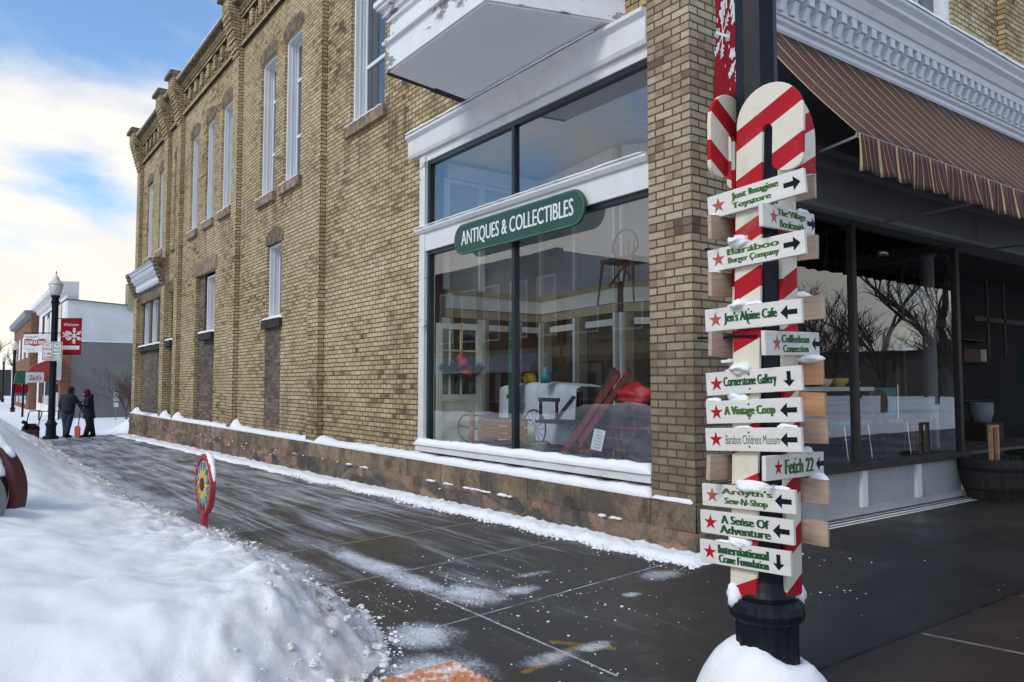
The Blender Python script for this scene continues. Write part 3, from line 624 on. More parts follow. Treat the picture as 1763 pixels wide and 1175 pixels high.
for a, b in bays: cop.box(-0.12, 0.2, a, b, 10.682, 10.698)
cop.build('coping', 'brownstone', bld)
pil = MB(); pil.box(0.0, 0.56, 0.0, 0.53, 0.455, 10.6); soft(pil.build('corner_pillar', 'pillar_brick', bld), 0.006)
# body of the building behind the walls
bd = MB(); bd.box(0.55, 30, 0.5, 26.5, 10.5, 10.65); bd.box(0.5, 30, 26.6, 26.9, -0.4, 10.55); bd.box(29.8, 30, 0.5, 26.6, -0.1, 10.5); bd.build('roof', 'roof_dark', bld)
bb = MB(); bb.box(0.13, 0.5, 26.25, 26.88, -0.4, 10.55); bb.build('end_wall', 'brick', bld)
# stone base: upper course and rubble course, bumpy faces
def bumpy(mb, y0, y1, z0, z1, x0, amp, st=0.06, sc=3.0, ret=None):
    ny = max(2, int((y1-y0)/st)); nz = max(2, int((z1-z0)/0.05)); vs = []
    for k in range(nz+1):
        for i in range(ny+1):
            y = y0+(y1-y0)*i/ny; z = z0+(z1-z0)*k/nz; vs.append((x0 - amp*(0.5+fbm(y*sc, z*sc*1.4, 9.0, 4)) , y, z))
    n = ny+1
    mb.add(vs, [(k*n+i, k*n+i+1, (k+1)*n+i+1, (k+1)*n+i) for k in range(nz) for i in range(ny)])
    mb.add([vs[nz*n+i] for i in range(n)] + [(0.3, vs[nz*n+i][1], z1) for i in range(n)], [(i, i+1, n+i+1, n+i) for i in range(n-1)])
def bumpy_s(mb, x0, x1, z0, z1, yy, amp, st=0.06, sc=3.0):
    t = MB(); bumpy(t, x0, x1, z0, z1, yy, amp, st, sc)
    mb.add([(v[1], v[0], v[2]) for v in t.v], t.f)
sb = MB(); bumpy(sb, -0.03, 26.98, 0.19, 0.445, -0.03, 0.012, 0.05, 4); bumpy_s(sb, -0.03, 0.62, 0.19, 0.445, -0.03, 0.012, 0.05, 4)
sb.box(-0.02, 0.62, -0.02, 0.5, 0.19, 0.452)
sb.build('stone_course', 'stone', bld, smooth=True)
def rubble_face(mb, tint, y0, y1, z0, z1, to3, st=0.03):
    ny = int((y1-y0)/st); nz = int((z1-z0)/0.028); vs = []
    for k in range(nz+1):
        for i in range(ny+1):
            y = y0+(y1-y0)*i/ny; z = z0+(z1-z0)*k/nz
            q = Vector((y/0.46 + 0.16*noise.noise(Vector((y*3, z*3, 2))), z/0.23 + 0.20*noise.noise(Vector((y*4, z*4, 7))), 0.37))
            d, pts = noise.voronoi(q); c = pts[0]; rn = noise.cell(Vector((c.x*7.3, c.y*9.1, c.z*3.3))); rn2 = noise.cell(Vector((c.x*3.1+5, c.y*4.7, 1.0)))
            edge = sst(0.02, 0.22, d[1]-d[0]); out = 0.02 + edge*(0.030+0.022*rn) + 0.016*fbm(y*9, z*9, 3.0, 5)
            vs.append(to3(y, z, out)); tint.append((rn*0.5+0.5, rn2*0.5+0.5, edge))
    n = ny+1
    mb.add(vs, [(k*n+i, k*n+i+1, (k+1)*n+i+1, (k+1)*n+i) for k in range(nz) for i in range(ny)])
    top = [vs[nz*n+i] for i in range(n)]; bk = [to3(y0+(y1-y0)*i/ny, z1, -0.3) for i in range(n)]
    mb.add(top+bk, [(i, i+1, n+i+1, n+i) for i in range(n-1)]); tint += [tint[-1-ny+i] for i in range(n)]*2
rb = MB(); tint = []
rubble_face(rb, tint, -0.05, 9.5, -0.16, 0.20, lambda y, z, o: (-0.02-o, y, z)); rubble_face(rb, tint, 9.5, 26.98, -0.42, 0.20, lambda y, z, o: (-0.02-o, y, z), 0.05)
rubble_face(rb, tint, -0.05, 0.64, -0.16, 0.20, lambda y, z, o: (y, -0.02-o, z)); nt0 = len(rb.v); rb.box(-0.03, 0.62, -0.03, 0.5, -0.4, 0.188); tint += [tint[0]]*8
ro = rb.build('rubble_course', 'rubble', bld, smooth=True)
at_ = ro.data.color_attributes.new('tint', 'FLOAT_COLOR', 'POINT')
for i, c in enumerate(tint): at_.data[i].color = (c[0], c[1], c[2], 1)
# brick infill under the lower windows
inf = MB(); inf.box(WX-0.004, WX+0.05, 11.10, 12.08, 0.45, 2.70); inf.build('infill_panel', 'dark_brick', bld); inf = MB()
inf.box(0.215, 0.30, 16.18, 18.24, 0.44, 2.72); inf.box(0.215, 0.30, 17.62, 18.24, 2.72, 4.58); inf.build('infill_panel', 'dark_brick', bld); inf = MB(); inf.box(0.215, 0.30, 20.48, 21.68, 0.44, 2.72); inf.box(0.215, 0.30, 20.48, 21.03, 2.72, 4.52); inf.build('infill_panel', 'dark_brick', bld); inf = MB(); inf.box(0.215, 0.30, 22.34, 26.32, 0.44, 2.69)
for a, b in ((22.34, 22.86), (23.48, 23.77), (24.81, 25.12), (26.18, 26.32)): inf.box(0.215, 0.30, a, b, 2.69, 4.52)
inf.build('infill_panel', 'dark_brick', bld)
lint = MB(); lint.box(0.10, 0.2, 16.05, 18.37, 4.562, 4.94); lint.build('sandstone_lintel', 'sandstone', bld)
l2 = MB(); l2.box(0.095, 0.3, 22.32, 26.32, 4.462, 4.86); l2.build('brownstone_lintel', 'brownstone', bld); l2 = MB(); l2.box(0.10, 0.3, 20.46, 21.70, 4.502, 4.80); l2.build('brownstone_lintel', 'brownstone', bld)
for (a, b, c, d) in UP[1:] + [LOW[0]]:
    m_, h_ = (a+b)/2, (b-a)/2+0.10; n = 10; rise = 0.16
    top = [(m_+h_*(2*i/n-1), d+0.20+rise*(1-(2*i/n-1)**2)) for i in range(n+1)]
    poly = [(a-0.10, d+0.004)] + [(m_-h_+0.0, d+0.20)] + top[1:] + [(b+0.10, d+0.004)]
    arch = MB(); arch.prism(poly, WX-0.012, WX+0.02, lambda y, z, x: (x, y, z)); arch.build('window_arch', 'brownstone', bld)
# windows of the long side
def win_A(y0, y1, z0, z1, rails, x=0.20, deep=0.22, blind=False, sill=True, snow=False):
    f = MB(); t = 0.055
    f.box(x-0.02, x+deep, y0, y0+t, z0, z1); f.box(x-0.02, x+deep, y1-t, y1, z0, z1); f.box(x-0.02, x+deep, y0+t, y1-t, z1-t, z1); f.box(x-0.02, x+deep, y0+t, y1-t, z0, z0+t)
    for k in (0.06, 0.12): f.box(x+k, x+k+0.02, y1-t-0.012, y1-t-0.001, z0+t, z1-t); f.box(x+k, x+k+0.02, y0+t+0.001, y0+t+0.012, z0+t, z1-t)
    gx = x+deep-0.05
    f.box(gx, gx+0.04, y0+t+0.001, y0+t+0.05, z0+t+0.001, z1-t-0.001); f.box(gx, gx+0.04, y1-t-0.05, y1-t-0.001, z0+t+0.001, z1-t-0.001); f.box(gx, gx+0.04, y0+t+0.05, y1-t-0.05, z1-t-0.05, z1-t-0.001); f.box(gx, gx+0.04, y0+t+0.05, y1-t-0.05, z0+t+0.001, z0+t+0.06)
    for r_ in rails: zz = z1-(z1-z0)*r_; f.box(gx-0.01, gx+0.035, y0+t+0.05, y1-t-0.05, zz-0.03, zz+0.03)
    w = f.build('window', 'clean_white', bld)
    p = MB(); p.box(gx+0.02, gx+0.028, y0+t+0.045, y1-t-0.045, z0+t+0.05, z1-t-0.045); p.build('pane', 'upper_pane', w)
    if sill: s = MB(); s.box(0.04, x+0.05, y0-0.10, y1+0.10, z0-0.19, z0-0.002); s.build('sill', 'sandstone' if z0 > 5 else 'dark_stone', w)
    return w
for i, (a, b, c, d) in enumerate(UP): win_A(a, b, c, d, (0.27, 0.66) if i in (1, 2) else ((0.62,) if i == 0 else (0.36, 0.68)))
for i, (a, b, c, d) in enumerate(LOW): win_A(a, b, c, d, (), sill=(i < 3), x=0.20 if i == 0 else 0.27)
s = MB(); s.box(0.09, 0.3, 22.34, 26.32, 2.70, 2.868); s.build('long_sill', 'dark_stone', bld)
# ornamental cornice over the three small windows
oc = MB(); prof = [(0.09, 4.88), (-0.02, 4.88), (-0.06, 4.96), (-0.06, 5.10), (-0.14, 5.16), (-0.14, 5.20), (-0.16, 5.20), (-0.16, 5.40), (-0.26, 5.44), (-0.26, 5.48), (-0.34, 5.55), (0.09, 5.60)]
oc.prism(prof, 22.30, 26.34, lambda x, z, y: (x, y, z))
for i in range(26): y = 22.4+i*0.152; oc.box(-0.23, -0.162, y, y+0.07, 5.24, 5.40)
oc.build('side_cornice', 'cornice_paint', bld)
for a, b in ((21.75, 22.26), (26.38, 26.93)):
    ob = MB()
    for k in range(7): ob.box(-0.05-0.045*k, -0.002, a, b, 4.75+0.12*k, 4.75+0.12*(k+1)+0.002)
    ob.build('corbel_bracket', 'brownstone', bld)

# ---- shop window in the long side
sh = MB()
sh.box(0.02, 0.20, 4.90, 5.05, 0.70, 4.78); sh.box(0.05, 0.20, 0.535, 5.05, 4.705, 4.815)     # outer casing
sh.box(0.03, 0.16, 0.535, 4.897, 3.40, 3.70)                                                     # transom bar
sh.prism([(0.0, 3.66), (-0.03, 3.70), (-0.03, 3.735), (0.16, 3.75), (0.16, 3.70), (0.03, 3.70), (0.03, 3.66)], 0.535, 5.12, lambda x, z, y: (x, y, z))
sh.prism([(0.16, 4.82), (0.0, 4.82), (-0.02, 4.86), (-0.02, 5.08), (-0.07, 5.12), (-0.07, 5.16), (0.16, 5.18)], 0.53, 5.34, lambda x, z, y: (x, y, z))
sh.box(0.0, 0.3, 0.535, 5.09, 0.57, 0.655)
shop = sh.build('shop_window', 'white_paint', bld)
fr = MB()
for (z0, z1) in ((0.655, 3.40), (3.70, 4.70)):
    fr.box(0.07, 0.15, 4.84, 4.898, z0+0.001, z1-0.001); fr.box(0.07, 0.15, 0.536, 0.56, z0+0.001, z1-0.001); fr.box(0.07, 0.15, 0.56, 4.84, z1-0.055, z1-0.001); fr.box(0.07, 0.15, 0.56, 4.84, z0+0.001, z0+0.03)
    fr.box(0.07, 0.15, 2.80, 2.855, z0+0.03, z1-0.055)
fr.build('window_frame', 'black_frame', shop)
for a, b in ((0.56, 2.80), (2.855, 4.84)):
    for z0, z1 in ((0.685, 3.345), (3.73, 4.645)): gq = MB(); gq.quad((0.11, a, z0), (0.11, b, z0), (0.11, b, z1), (0.11, a, z1)); gq.build('pane', 'shop_glass', shop)
snc = MB()
def snow_ledge(mb, y0, y1, x0, x1, z0, h, st=0.06, ends=0.04, drift=None):
    n = max(3, int((y1-y0)/st)); prof = 6; vs = []
    for i in range(n+1):
        y = y0+(y1-y0)*i/n; e = min(1, (y-y0)/ends if ends else 1, (y1-y)/ends if ends else 1); e = max(0.05, math.sqrt(max(0, e)))
        hh = h*(1+0.28*fbm(y*2.2, z0, 3.0)+0.10*fbm(y*9, z0, 1.0))*e
        if drift: hh += drift[1]*math.exp(-(y1-y)/drift[0])
        ov = 0.018*(1+1.1*fbm(y*6, z0, 6.0))
        for k in range(prof+1):
            t = k/prof
            if k == 0: vs.append((x0-ov*0.3, y, z0-0.004))
            elif k == 1: vs.append((x0-ov, y, z0+hh*0.45))
            else:
                q = (k-1)/(prof-1); vs.append((x0-ov*0.5+(x1-x0+ov*0.5)*q**1.2, y, z0+hh*(0.45+0.55*math.sin(min(1, q*1.5)*PI/2))+ (drift[1]*0.6*q*math.exp(-(y1-y)/drift[0]) if drift else 0)))
    m = prof+1; mb.add(vs, [(i*m+k, i*m+k+1, (i+1)*m+k+1, (i+1)*m+k) for i in range(n) for k in range(prof)])
    mb.add([vs[k] for k in range(m)] + [(x1, y0, z0-0.004)], [tuple(range(m+1))]); mb.add([vs[n*m+k] for k in range(m)] + [(x1, y1, z0-0.004)], [tuple(range(m+1))])
edges = [0.53] + [v for p in PIL for v in p]
for i in range(0, len(edges)-1, 2):
    a, b = edges[i], edges[i+1]
    if b > a: snow_ledge(snc, a, b, -0.035, 0.14, 0.445, 0.085, drift=(0.22, 0.13) if i else (0.25, 0.05))
snow_ledge(snc, 0.02, 0.50, -0.035, 0.0, 0.447, 0.03, 0.04)
for a, b in PIL: snow_ledge(snc, a, b, -0.035, 0.0, 0.447, 0.03, 0.05)
snow_ledge(snc, 0.54, 5.10, -0.015, 0.09, 0.657, 0.085)
snow_ledge(snc, 0.54, 5.08, -0.035, 0.05, 3.737, 0.018); snow_ledge(snc, 0.54, 1.6, -0.03, 0.07, 3.737, 0.05, ends=1.0)
snow_ledge(snc, 1.2, 5.30, -0.075, 0.1, 5.17, 0.03)
for (a, b, c, d) in UP: snow_ledge(snc, a-0.08, b+0.08, 0.04, 0.24, c-0.003, 0.02)
for (a, b, c, d) in LOW: snow_ledge(snc, a-0.08 if b < 22 else a, b+0.08 if b < 22 else b, 0.05, 0.30, c-0.003, 0.075)
snow_ledge(snc, 0.3, 26.3, -0.19, 0.5, 10.80, 0.03, 0.3)
random.seed(3)
for i in range(34):
    y = random.choice((13, 14.5, 16, 11, 20, 8, 6)) + random.gauss(0, 0.7); z = random.choice((0.2, 0.19, 0.12, 0.08))
    snc.blob((-0.07, y, z), (0.022, random.uniform(0.012, 0.035), random.uniform(0.008, 0.014)), 7, 5, 0.5, 2.5, i*0.7)
for y, w in ((3.35, 0.16), (3.62, 0.10), (2.85, 0.14), (4.5, 0.10), (4.15, 0.13), (1.05, 0.10), (0.93, 0.07), (6.6, 0.12), (7.2, 0.09)):
    for q in range(4): snc.blob((-0.06, y+random.uniform(-w, w), 0.20), (0.030, w*random.uniform(0.3, 0.7), random.uniform(0.008, 0.016)), 14, 6, 0.9, 3, y+q)
tag(snc.build('ledge_snow', 'snow', smooth=True), 'snow lying on the ledges and window sills of the brick building', 'snow', kind='stuff')

# ---- oriel (bay window) over the shop window
ori = MB()
def oriel_layer(mb, z0, z1, off, mat=None):
    P = [(0.12, 0.94-off), (-1.30-off, 1.40-off*0.6), (-1.30-off, 3.50+off*0.6), (0.12, 3.74+off)]
    mb.prism(P, z0, z1, lambda a, b, z: (a, b, z))
oriel_layer(ori, 5.215, 5.52, 0.0); oriel_layer(ori, 5.521, 5.56, 0.05); oriel_layer(ori, 5.561, 5.60, 0.025); oriel_layer(ori, 5.601, 5.80, -0.03); oriel_layer(ori, 5.801, 5.86, 0.01); oriel_layer(ori, 5.861, 5.93, 0.05); oriel_layer(ori, 5.931, 5.97, 0.11); oriel_layer(ori, 5.971, 6.03, 0.14)
oriel_layer(ori, 6.031, 8.9, -0.06); oriel_layer(ori, 8.901, 9.3, 0.05); oriel_layer(ori, 9.301, 9.5, 0.2)
orb = ori.build('oriel', 'peeling_paint', bld)
so = MB(); so.prism([(0.115, 0.97), (-1.27, 1.43), (-1.27, 3.47), (0.115, 3.72)], 5.20, 5.214, lambda a, b, z: (a, b, z)); so.build('soffit', 'soffit_boards', orb)
for a, b in ((1.6, 2.4), (2.5, 3.3)):
    p = MB(); p.box(-1.25, -1.235, a, b, 6.3, 8.6); p.build('pane', 'upper_pane', orb)
fl = MB(); fl.bar((-1.27, 3.52, 5.205), (0.10, 3.755, 5.205), 0.05, 0.02); fl.bar((-0.6, 3.62, 5.20), (0.10, 3.755, 5.20), 0.12, 0.015); fl.build('flashing', 'dark_stone', orb)

# ---- street front B (right side)
wb = MB(); hb = [(4.55, 5.52, 6.13, 8.80, 0.10), (9.0, 10.0, 6.13, 8.8, 0.1), (1.6, 2.6, 6.13, 8.8, 0.1), (0.5, 14.5, 0.0, 5.2, 0.05)]
wall_grid(wb, hb, 0.50, 30, 0.0, 10.55, lambda a, b, d: (a, 0.12+d, b)); wb.box(6.95, 7.45, 0.0, 0.118, 5.6, 10.6); wb.box(14.5, 30, 0.10, 0.119, 0, 5.2)
wb.build('front_wall', 'brick', bld)
def win_B(x0, x1, z0, z1):
    f = MB(); t = 0.06; y = 0.15
    f.box(x0, x0+t+0.03, y, y+0.18, z0, z1); f.box(x1-t-0.10, x1, y, y+0.18, z0, z1); f.box(x0+t+0.03, x1-t-0.1, y, y+0.18, z1-t, z1); f.box(x0+t+0.03, x1-t-0.1, y, y+0.18, z0, z0+t); f.box(x0+t+0.03, x1-t-0.1, y+0.1, y+0.15, z0+1.3, z0+1.36)
    for k in range(3): f.box(x1-t-0.10+0.03*k, x1-t-0.085+0.03*k, y-0.012, y-0.001, z0, z1)
    w = f.build('window', 'clean_white', bld)
    p = MB(); p.box(x0+t, x1-t-0.05, y+0.13, y+0.137, z0+t, z1-t); p.build('pane', 'upper_pane', w)
    s_ = MB(); s_.box(x0-0.1, x1+0.1, 0.0, 0.2, z0-0.14, z0-0.003); s_.build('sill', 'sandstone', w)
win_B(4.55, 5.52, 6.13, 8.8); win_B(9.0, 10.0, 6.13, 8.8); win_B(1.6, 2.6, 6.13, 8.8)
co = MB(); prof = [(0.118, 5.02), (-0.06, 5.02), (-0.10, 5.06), (-0.10, 5.10), (-0.14, 5.12), (-0.14, 5.16), (-0.17, 5.16), (-0.17, 5.40), (-0.29, 5.40), (-0.31, 5.47), (-0.34, 5.47), (-0.40, 5.55), (-0.46, 5.58), (-0.46, 5.62), (-0.52, 5.66), (-0.52, 5.70), (0.118, 5.78)]
co.prism(prof, 0.565, 16, lambda y, z, x: (x, y, z))
i = 0
x = 0.68
while x < 15.8:
    co.box(x, x+0.10, -0.285, -0.172, 5.30, 5.398)
    co.prism([(-0.172, 5.18), (-0.20, 5.18), (-0.255, 5.298), (-0.172, 5.298)], x+0.008, x+0.092, lambda y, z, xx: (xx, y, z)); x += 0.1985
co.build('front_cornice', 'cornice_paint', bld)
csn = MB(); snow_ledge(csn, 0.6, 15.5, -0.53, 0.1, 5.70, 0.045, 0.12); csn.v = [(v[1], v[0], v[2]) for v in csn.v]
tag(csn.build('cornice_snow', 'snow', smooth=True), 'thin line of snow lying on the white dentilled cornice', 'snow', kind='stuff')
# storefront
sf = MB()
sf.prism([(0.60, 3.46), (0.18, 3.46), (0.16, 3.50), (0.16, 3.90), (0.10, 3.94), (0.08, 4.02), (0.02, 4.06), (0.02, 4.12), (0.6, 4.14)], 0.56, 14.5, lambda y, z, x: (x, y, z))
sf.box(0.56, 14.5, 0.171, 0.30, 4.141, 5.15)
for xj in (3.52, 6.15, 8.9): sf.box(xj-0.01, xj+0.01, 0.145, 0.159, 3.50, 3.90)
sf.build('storefront_lintel', 'grey_trim', bld)
bk = MB(); bk.box(0.56, 5.95, 0.34, 0.45, 0.02, 0.50); bk.box(0.56, 5.97, 0.28, 0.45, 0.0, 0.075)
bko = bk.build('bulkhead', 'bulkhead_paint', bld)
for a, b in ((0.57, 0.68), (1.9, 2.02), (3.26, 3.38), (4.55, 4.67), (5.84, 5.955)): bk = MB(); bk.box(a, b, 0.295, 0.339, 0.076, 0.50); bk.build('bulkhead_post', 'white_paint', bko)
gs = MB(); gs.box(0.56, 6.02, 0.27, 0.47, 0.501, 0.585)
for a, b in ((0.57, 0.64), (3.235, 3.315), (5.88, 5.97)): gs.box(a, b, 0.33, 0.41, 0.586, 3.459)
gs.box(0.64, 5.88, 0.34, 0.40, 3.40, 3.459)
rx, ry = 7.55, 1.95
gs.bar((5.97, 0.40, 0.543), (rx, ry, 0.543), 0.10, 0.08); gs.bar((rx, ry, 0.0), (rx, ry, 3.459), 0.08, 0.08)
sfr = gs.build('storefront_frame', 'dark_sill', bld)
for a, b in ((0.64, 3.235), (3.315, 5.88)): q = MB(); q.quad((a, 0.37, 0.586), (b, 0.37, 0.586), (b, 0.37, 3.40), (a, 0.37, 3.40)); q.build('pane', 'shop_glass', sfr)
q = MB(); q.quad((5.97, 0.40, 0.586), (rx, ry, 0.586), (rx, ry, 3.46), (5.97, 0.40, 3.46)); q.build('pane', 'clear_glass', sfr)
rb_ = MB(); rb_.bar((6.0, 0.44, 0.25), (rx, ry, 0.25), 0.06, 0.5); rb_.build('entry_bulkhead', 'bulkhead_paint', bld)
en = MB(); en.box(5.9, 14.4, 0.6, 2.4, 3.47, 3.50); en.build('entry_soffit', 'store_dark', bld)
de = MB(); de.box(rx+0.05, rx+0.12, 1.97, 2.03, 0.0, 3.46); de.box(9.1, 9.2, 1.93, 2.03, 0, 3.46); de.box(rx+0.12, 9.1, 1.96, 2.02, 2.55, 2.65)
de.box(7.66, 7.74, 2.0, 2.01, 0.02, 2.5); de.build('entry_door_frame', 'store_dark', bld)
# interior shell
it = MB()
it.box(0.16, 14.4, 0.5, 26, 4.83, 4.86); cl = it.build('shop_ceiling', 'ceiling_white', bld)
it = MB(); it.box(0.18, 14.4, 0.47, 5.2, 0.50, 0.545); it.box(0.3, 29.5, 5.21, 26, -0.3, 0.0); it.build('shop_floor', 'store_floor', bld)
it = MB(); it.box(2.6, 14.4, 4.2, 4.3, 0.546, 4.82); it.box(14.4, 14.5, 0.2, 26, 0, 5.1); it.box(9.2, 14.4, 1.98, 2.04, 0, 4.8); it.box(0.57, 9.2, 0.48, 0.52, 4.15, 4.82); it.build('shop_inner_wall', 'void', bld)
it = MB(); it.box(0.16, 4.0, 5.12, 5.2, 0.546, 4.82); it.box(2.35, 2.45, 2.9, 5.1, 0.546, 4.82); it.bar((2.05, 2.95, 2.68), (2.4, 2.5, 2.68), 0.06, 4.27); it.bar((2.4, 2.5, 2.68), (2.4, 0.55, 2.68), 0.06, 4.27); it.build('display_backing', 'store_brown', bld)
pa = MB(); wh = MB(); yl = MB()
def seg_panel(a, b, n):
    a, b = Vector((a[0], a[1], 0)), Vector((b[0], b[1], 0)); d = (b-a); ln = d.length; d.normalize(); nn = Vector((d.y, -d.x, 0))
    if nn.dot(Vector((-1, -1, 0))) < 0: nn = -nn
    at = lambda s_, z, o=0.0: a + d*s_ + nn*o + Vector((0, 0, z))
    pa.bar(at(0, 3.72, 0.06), at(ln, 3.72, 0.06), 0.02, 1.66)
    wh.bar(at(0, 4.66, 0.09), at(ln, 4.66, 0.09), 0.08, 0.22); wh.bar(at(0, 4.50, 0.12), at(ln, 4.50, 0.12), 0.05, 0.05)
    for i in range(n+1): wh.bar(at(ln*i/n, 2.9, 0.09), at(ln*i/n, 4.55, 0.09), 0.05, 0.09)
    wh.bar(at(0, 2.72, 0.09), at(ln, 2.72, 0.09), 0.05, 0.20); yl.bar(at(0, 2.86, 0.10), at(ln, 2.86, 0.10), 0.06, 0.07); yl.bar(at(0, 2.55, 0.085), at(ln, 2.55, 0.085), 0.03, 0.12)
    for i in range(n+1): wh.bar(at(ln*i/n, 0.55, 0.08), at(ln*i/n, 2.48, 0.08), 0.04, 0.13)
    for i in range(n): yl.bar(at(ln*(i+0.12)/n, 0.55, 0.06), at(ln*(i+0.12)/n, 2.48, 0.06), 0.02, 0.16); wh.bar(at(ln*(i+0.25)/n, 2.36, 0.08), at(ln*(i+0.9)/n, 2.36, 0.08), 0.03, 0.09)
seg_panel((0.45, 5.10), (2.33, 5.10), 3); seg_panel((2.33, 5.0), (2.03, 2.98), 2); seg_panel((2.03, 2.93), (2.38, 2.5), 1); seg_panel((2.36, 2.48), (2.36, 0.6), 2)
pa.build('display_panel', 'panel_grey', bld); wh.build('display_trim', 'wall_white', bld); yl.build('display_band', 'cream_wall', bld)

# ================================================================= SIGN over the shop window
def sign_frame(y, z, x): return frame((x, y, z), (0, -1, 0), (0, 0, 1))
m = sign_frame(2.70, 3.39, -0.04)
def pill(hw, hh, n=14):
    r = hh; c = hw-r
    return [(c+r*math.cos(-PI/2+PI*i/n), r*math.sin(-PI/2+PI*i/n)) for i in range(n+1)] + [(-c+r*math.cos(PI/2+PI*i/n), r*math.sin(PI/2+PI*i/n)) for i in range(n+1)]
sg = MB(); sg.prism(pill(1.30, 0.20), -0.03, 0.0, lambda a, b, w: (a, b, w))
so_ = sg.build('shop_sign', 'sign_green'); so_.matrix_basis = m; soft(so_, 0.006)
tag(so_, 'long green board with rounded ends and white capital lettering over the shop window', 'sign')
o_, i_ = pill(1.285, 0.187), pill(1.277, 0.179)
rim = MB(); n = len(o_); rim.add([(a, b, 0.002) for a, b in o_] + [(a, b, 0.002) for a, b in i_], [(k, (k+1) % n, n+(k+1) % n, n+k) for k in range(n)]); rim.build('rim_line', 'sign_trim', so_, local=True)
tb = text_mb('ANTIQUES & COLLECTIBLES', 2.24, 0.222, 0, -0.005, 0.001, fat=0.010, copies=2, bold=0.0); tb.build('lettering', 'letter_white', so_, local=True)
br = MB(); br.bar((2.70-1.0, 0, 0), (0, 0, 0), 0.01, 0.01)
bs = MB()
for yy in (1.9, 3.4): bs.box(-0.042, 0.03, yy-0.03, yy+0.03, 3.45, 3.52)
for u in (-0.8, 0.8): bs_o = MB(); bs_o.box(u-0.03, u+0.03, 0.03, 0.12, -0.07, -0.03); bs_o.build('bracket', 'black_frame', so_, local=True)

# ================================================================= AWNING
aw = thing('awning', 'maroon and brown striped canvas awning with wavy valance over the storefront', 'awning', (4, -0.5, 4.2))
X0, X1 = 0.60, 12.0
n = 46; vs = []
T0, T1 = Vector((0, -0.11, 5.015)), Vector((0, -1.25, 3.56))
for i in range(n+1):
    x = X0+(X1-X0)*i/n
    for k in range(9):
        t = k/8; p = T0.lerp(T1, t); vs.append((x, p.y, p.z - 0.05*math.sin(PI*t)))
can = MB(); can.add(vs, [(i*9+k, i*9+k+1, (i+1)*9+k+1, (i+1)*9+k) for i in range(n) for k in range(8)])
co_ = can.build('canopy', 'awning_stripe', aw, smooth=True)
sm = co_.modifiers.new('thick', 'SOLIDIFY'); sm.thickness = 0.006
va = MB(); n = 420; vs = []; K = 7
for i in range(n+1):
    x = X0+(X1-X0)*i/n; scal = 0.016*abs(math.sin(PI*x/0.34))
    for k in range(K):
        t = k/(K-1); z = 3.558 - t*(0.31+scal)
        y = -1.252 - 0.022*t**2*math.sin(x*7.5+0.6*math.sin(x*3.1)) - 0.02*t*math.sin(x*19+1) - 0.03*t
        vs.append((x + 0.02*t*t*math.sin(x*9), y, z))
va.add(vs, [(i*K+k, i*K+k+1, (i+1)*K+k+1, (i+1)*K+k) for i in range(n) for k in range(K-1)])
vo = va.build('valance', 'awning_stripe', aw, smooth=True); sm = vo.modifiers.new('thick', 'SOLIDIFY'); sm.thickness = 0.004
fb = MB(); fb.tube([(X0, -1.235, 3.56), (X1, -1.235, 3.56)], 0.016, 8); fb.build('front_bar', 'grey_trim', aw)
for x, y0, z0 in ((2.20, 0.08, 4.03), (3.60, 0.12, 3.44), (6.6, 0.12, 3.44), (9.6, 0.12, 3.44)):
    a = MB(); a.tube([(x, y0, z0), (x-1.0 if y0 > 0.1 else 0.62, -1.23, 3.545 if y0 < 0.1 else 3.25)], 0.013, 8); a.build('arm', 'clean_white' if y0 < 0.1 else 'grey_trim', aw)

# ================================================================= STREET LAMPS
def make_lamp(loc, label, sc=1.0):
    t = thing('street_lamp', label, 'street lamp', loc, 'acorn street lamps along the kerb')
    x, y, z = loc; c = (x, y, z)
    b = MB()
    b.lathe([(0.22, 0.0), (0.22, 0.07), (0.19, 0.10)], c, 32)
    b.lathe([(0.150, 0.101), (0.143, 0.24), (0.140, 0.33), (0.143, 0.415)], c, 64, 0.035, 32)
    b.lathe([(0.148, 0.416), (0.166, 0.435), (0.172, 0.465), (0.166, 0.495), (0.142, 0.515)], c, 64, 0.025, 32)
    b.lathe([(0.125, 0.516), (0.128, 0.535), (0.112, 0.56), (0.100, 0.60), (0.098, 0.86)], c, 32)
    b.build('base', 'iron', t)
    s_ = MB(); s_.lathe([(0.100, 0.861), (0.098, 2.6), (0.096, 4.25)], c, 8); s_.lathe([(0.105, 4.251), (0.125, 4.29), (0.125, 4.33), (0.10, 4.36), (0.10, 4.44), (0.13, 4.47), (0.13, 4.52)], c, 24); s_.build('shaft', 'iron', t)
    g_ = MB(); g_.lathe([(0.13, 4.521), (0.17, 4.62), (0.20, 4.78), (0.205, 4.86)], c, 24); gl = g_.build('globe', 'lamp_globe', t, True)
    k = MB(); k.lathe([(0.215, 4.861), (0.20, 4.90), (0.14, 4.98), (0.10, 5.03), (0.09, 5.08), (0.05, 5.14), (0.02, 5.18)], c, 24); k.build('cap', 'lamp_globe', t, True)
    f = MB(); f.lathe([(0.012, 5.18), (0.012, 5.22), (0.03, 5.235), (0.012, 5.25), (0.008, 5.31)], c, 8); f.build('finial', 'iron', t)
    return t
PX, PY = -2.23, -2.315
lamp0 = make_lamp((PX, PY, 0.0), 'black iron lamp post in the foreground carrying candy canes and arrow boards')
lamp1 = dup(lamp0, (-2.86, 23.38, -0.20), 'black lamp post with cream acorn globe and red banner beside the two people')
lamp2 = dup(lamp0, (-2.10, 58.7, -0.62), 'middle one of the three far lamp posts, bare of banners, beyond the snowbank')
lamp3 = dup(lamp0, (-1.25, 94.0, -0.55), 'smallest and farthest lamp post, at the left edge of the photo')

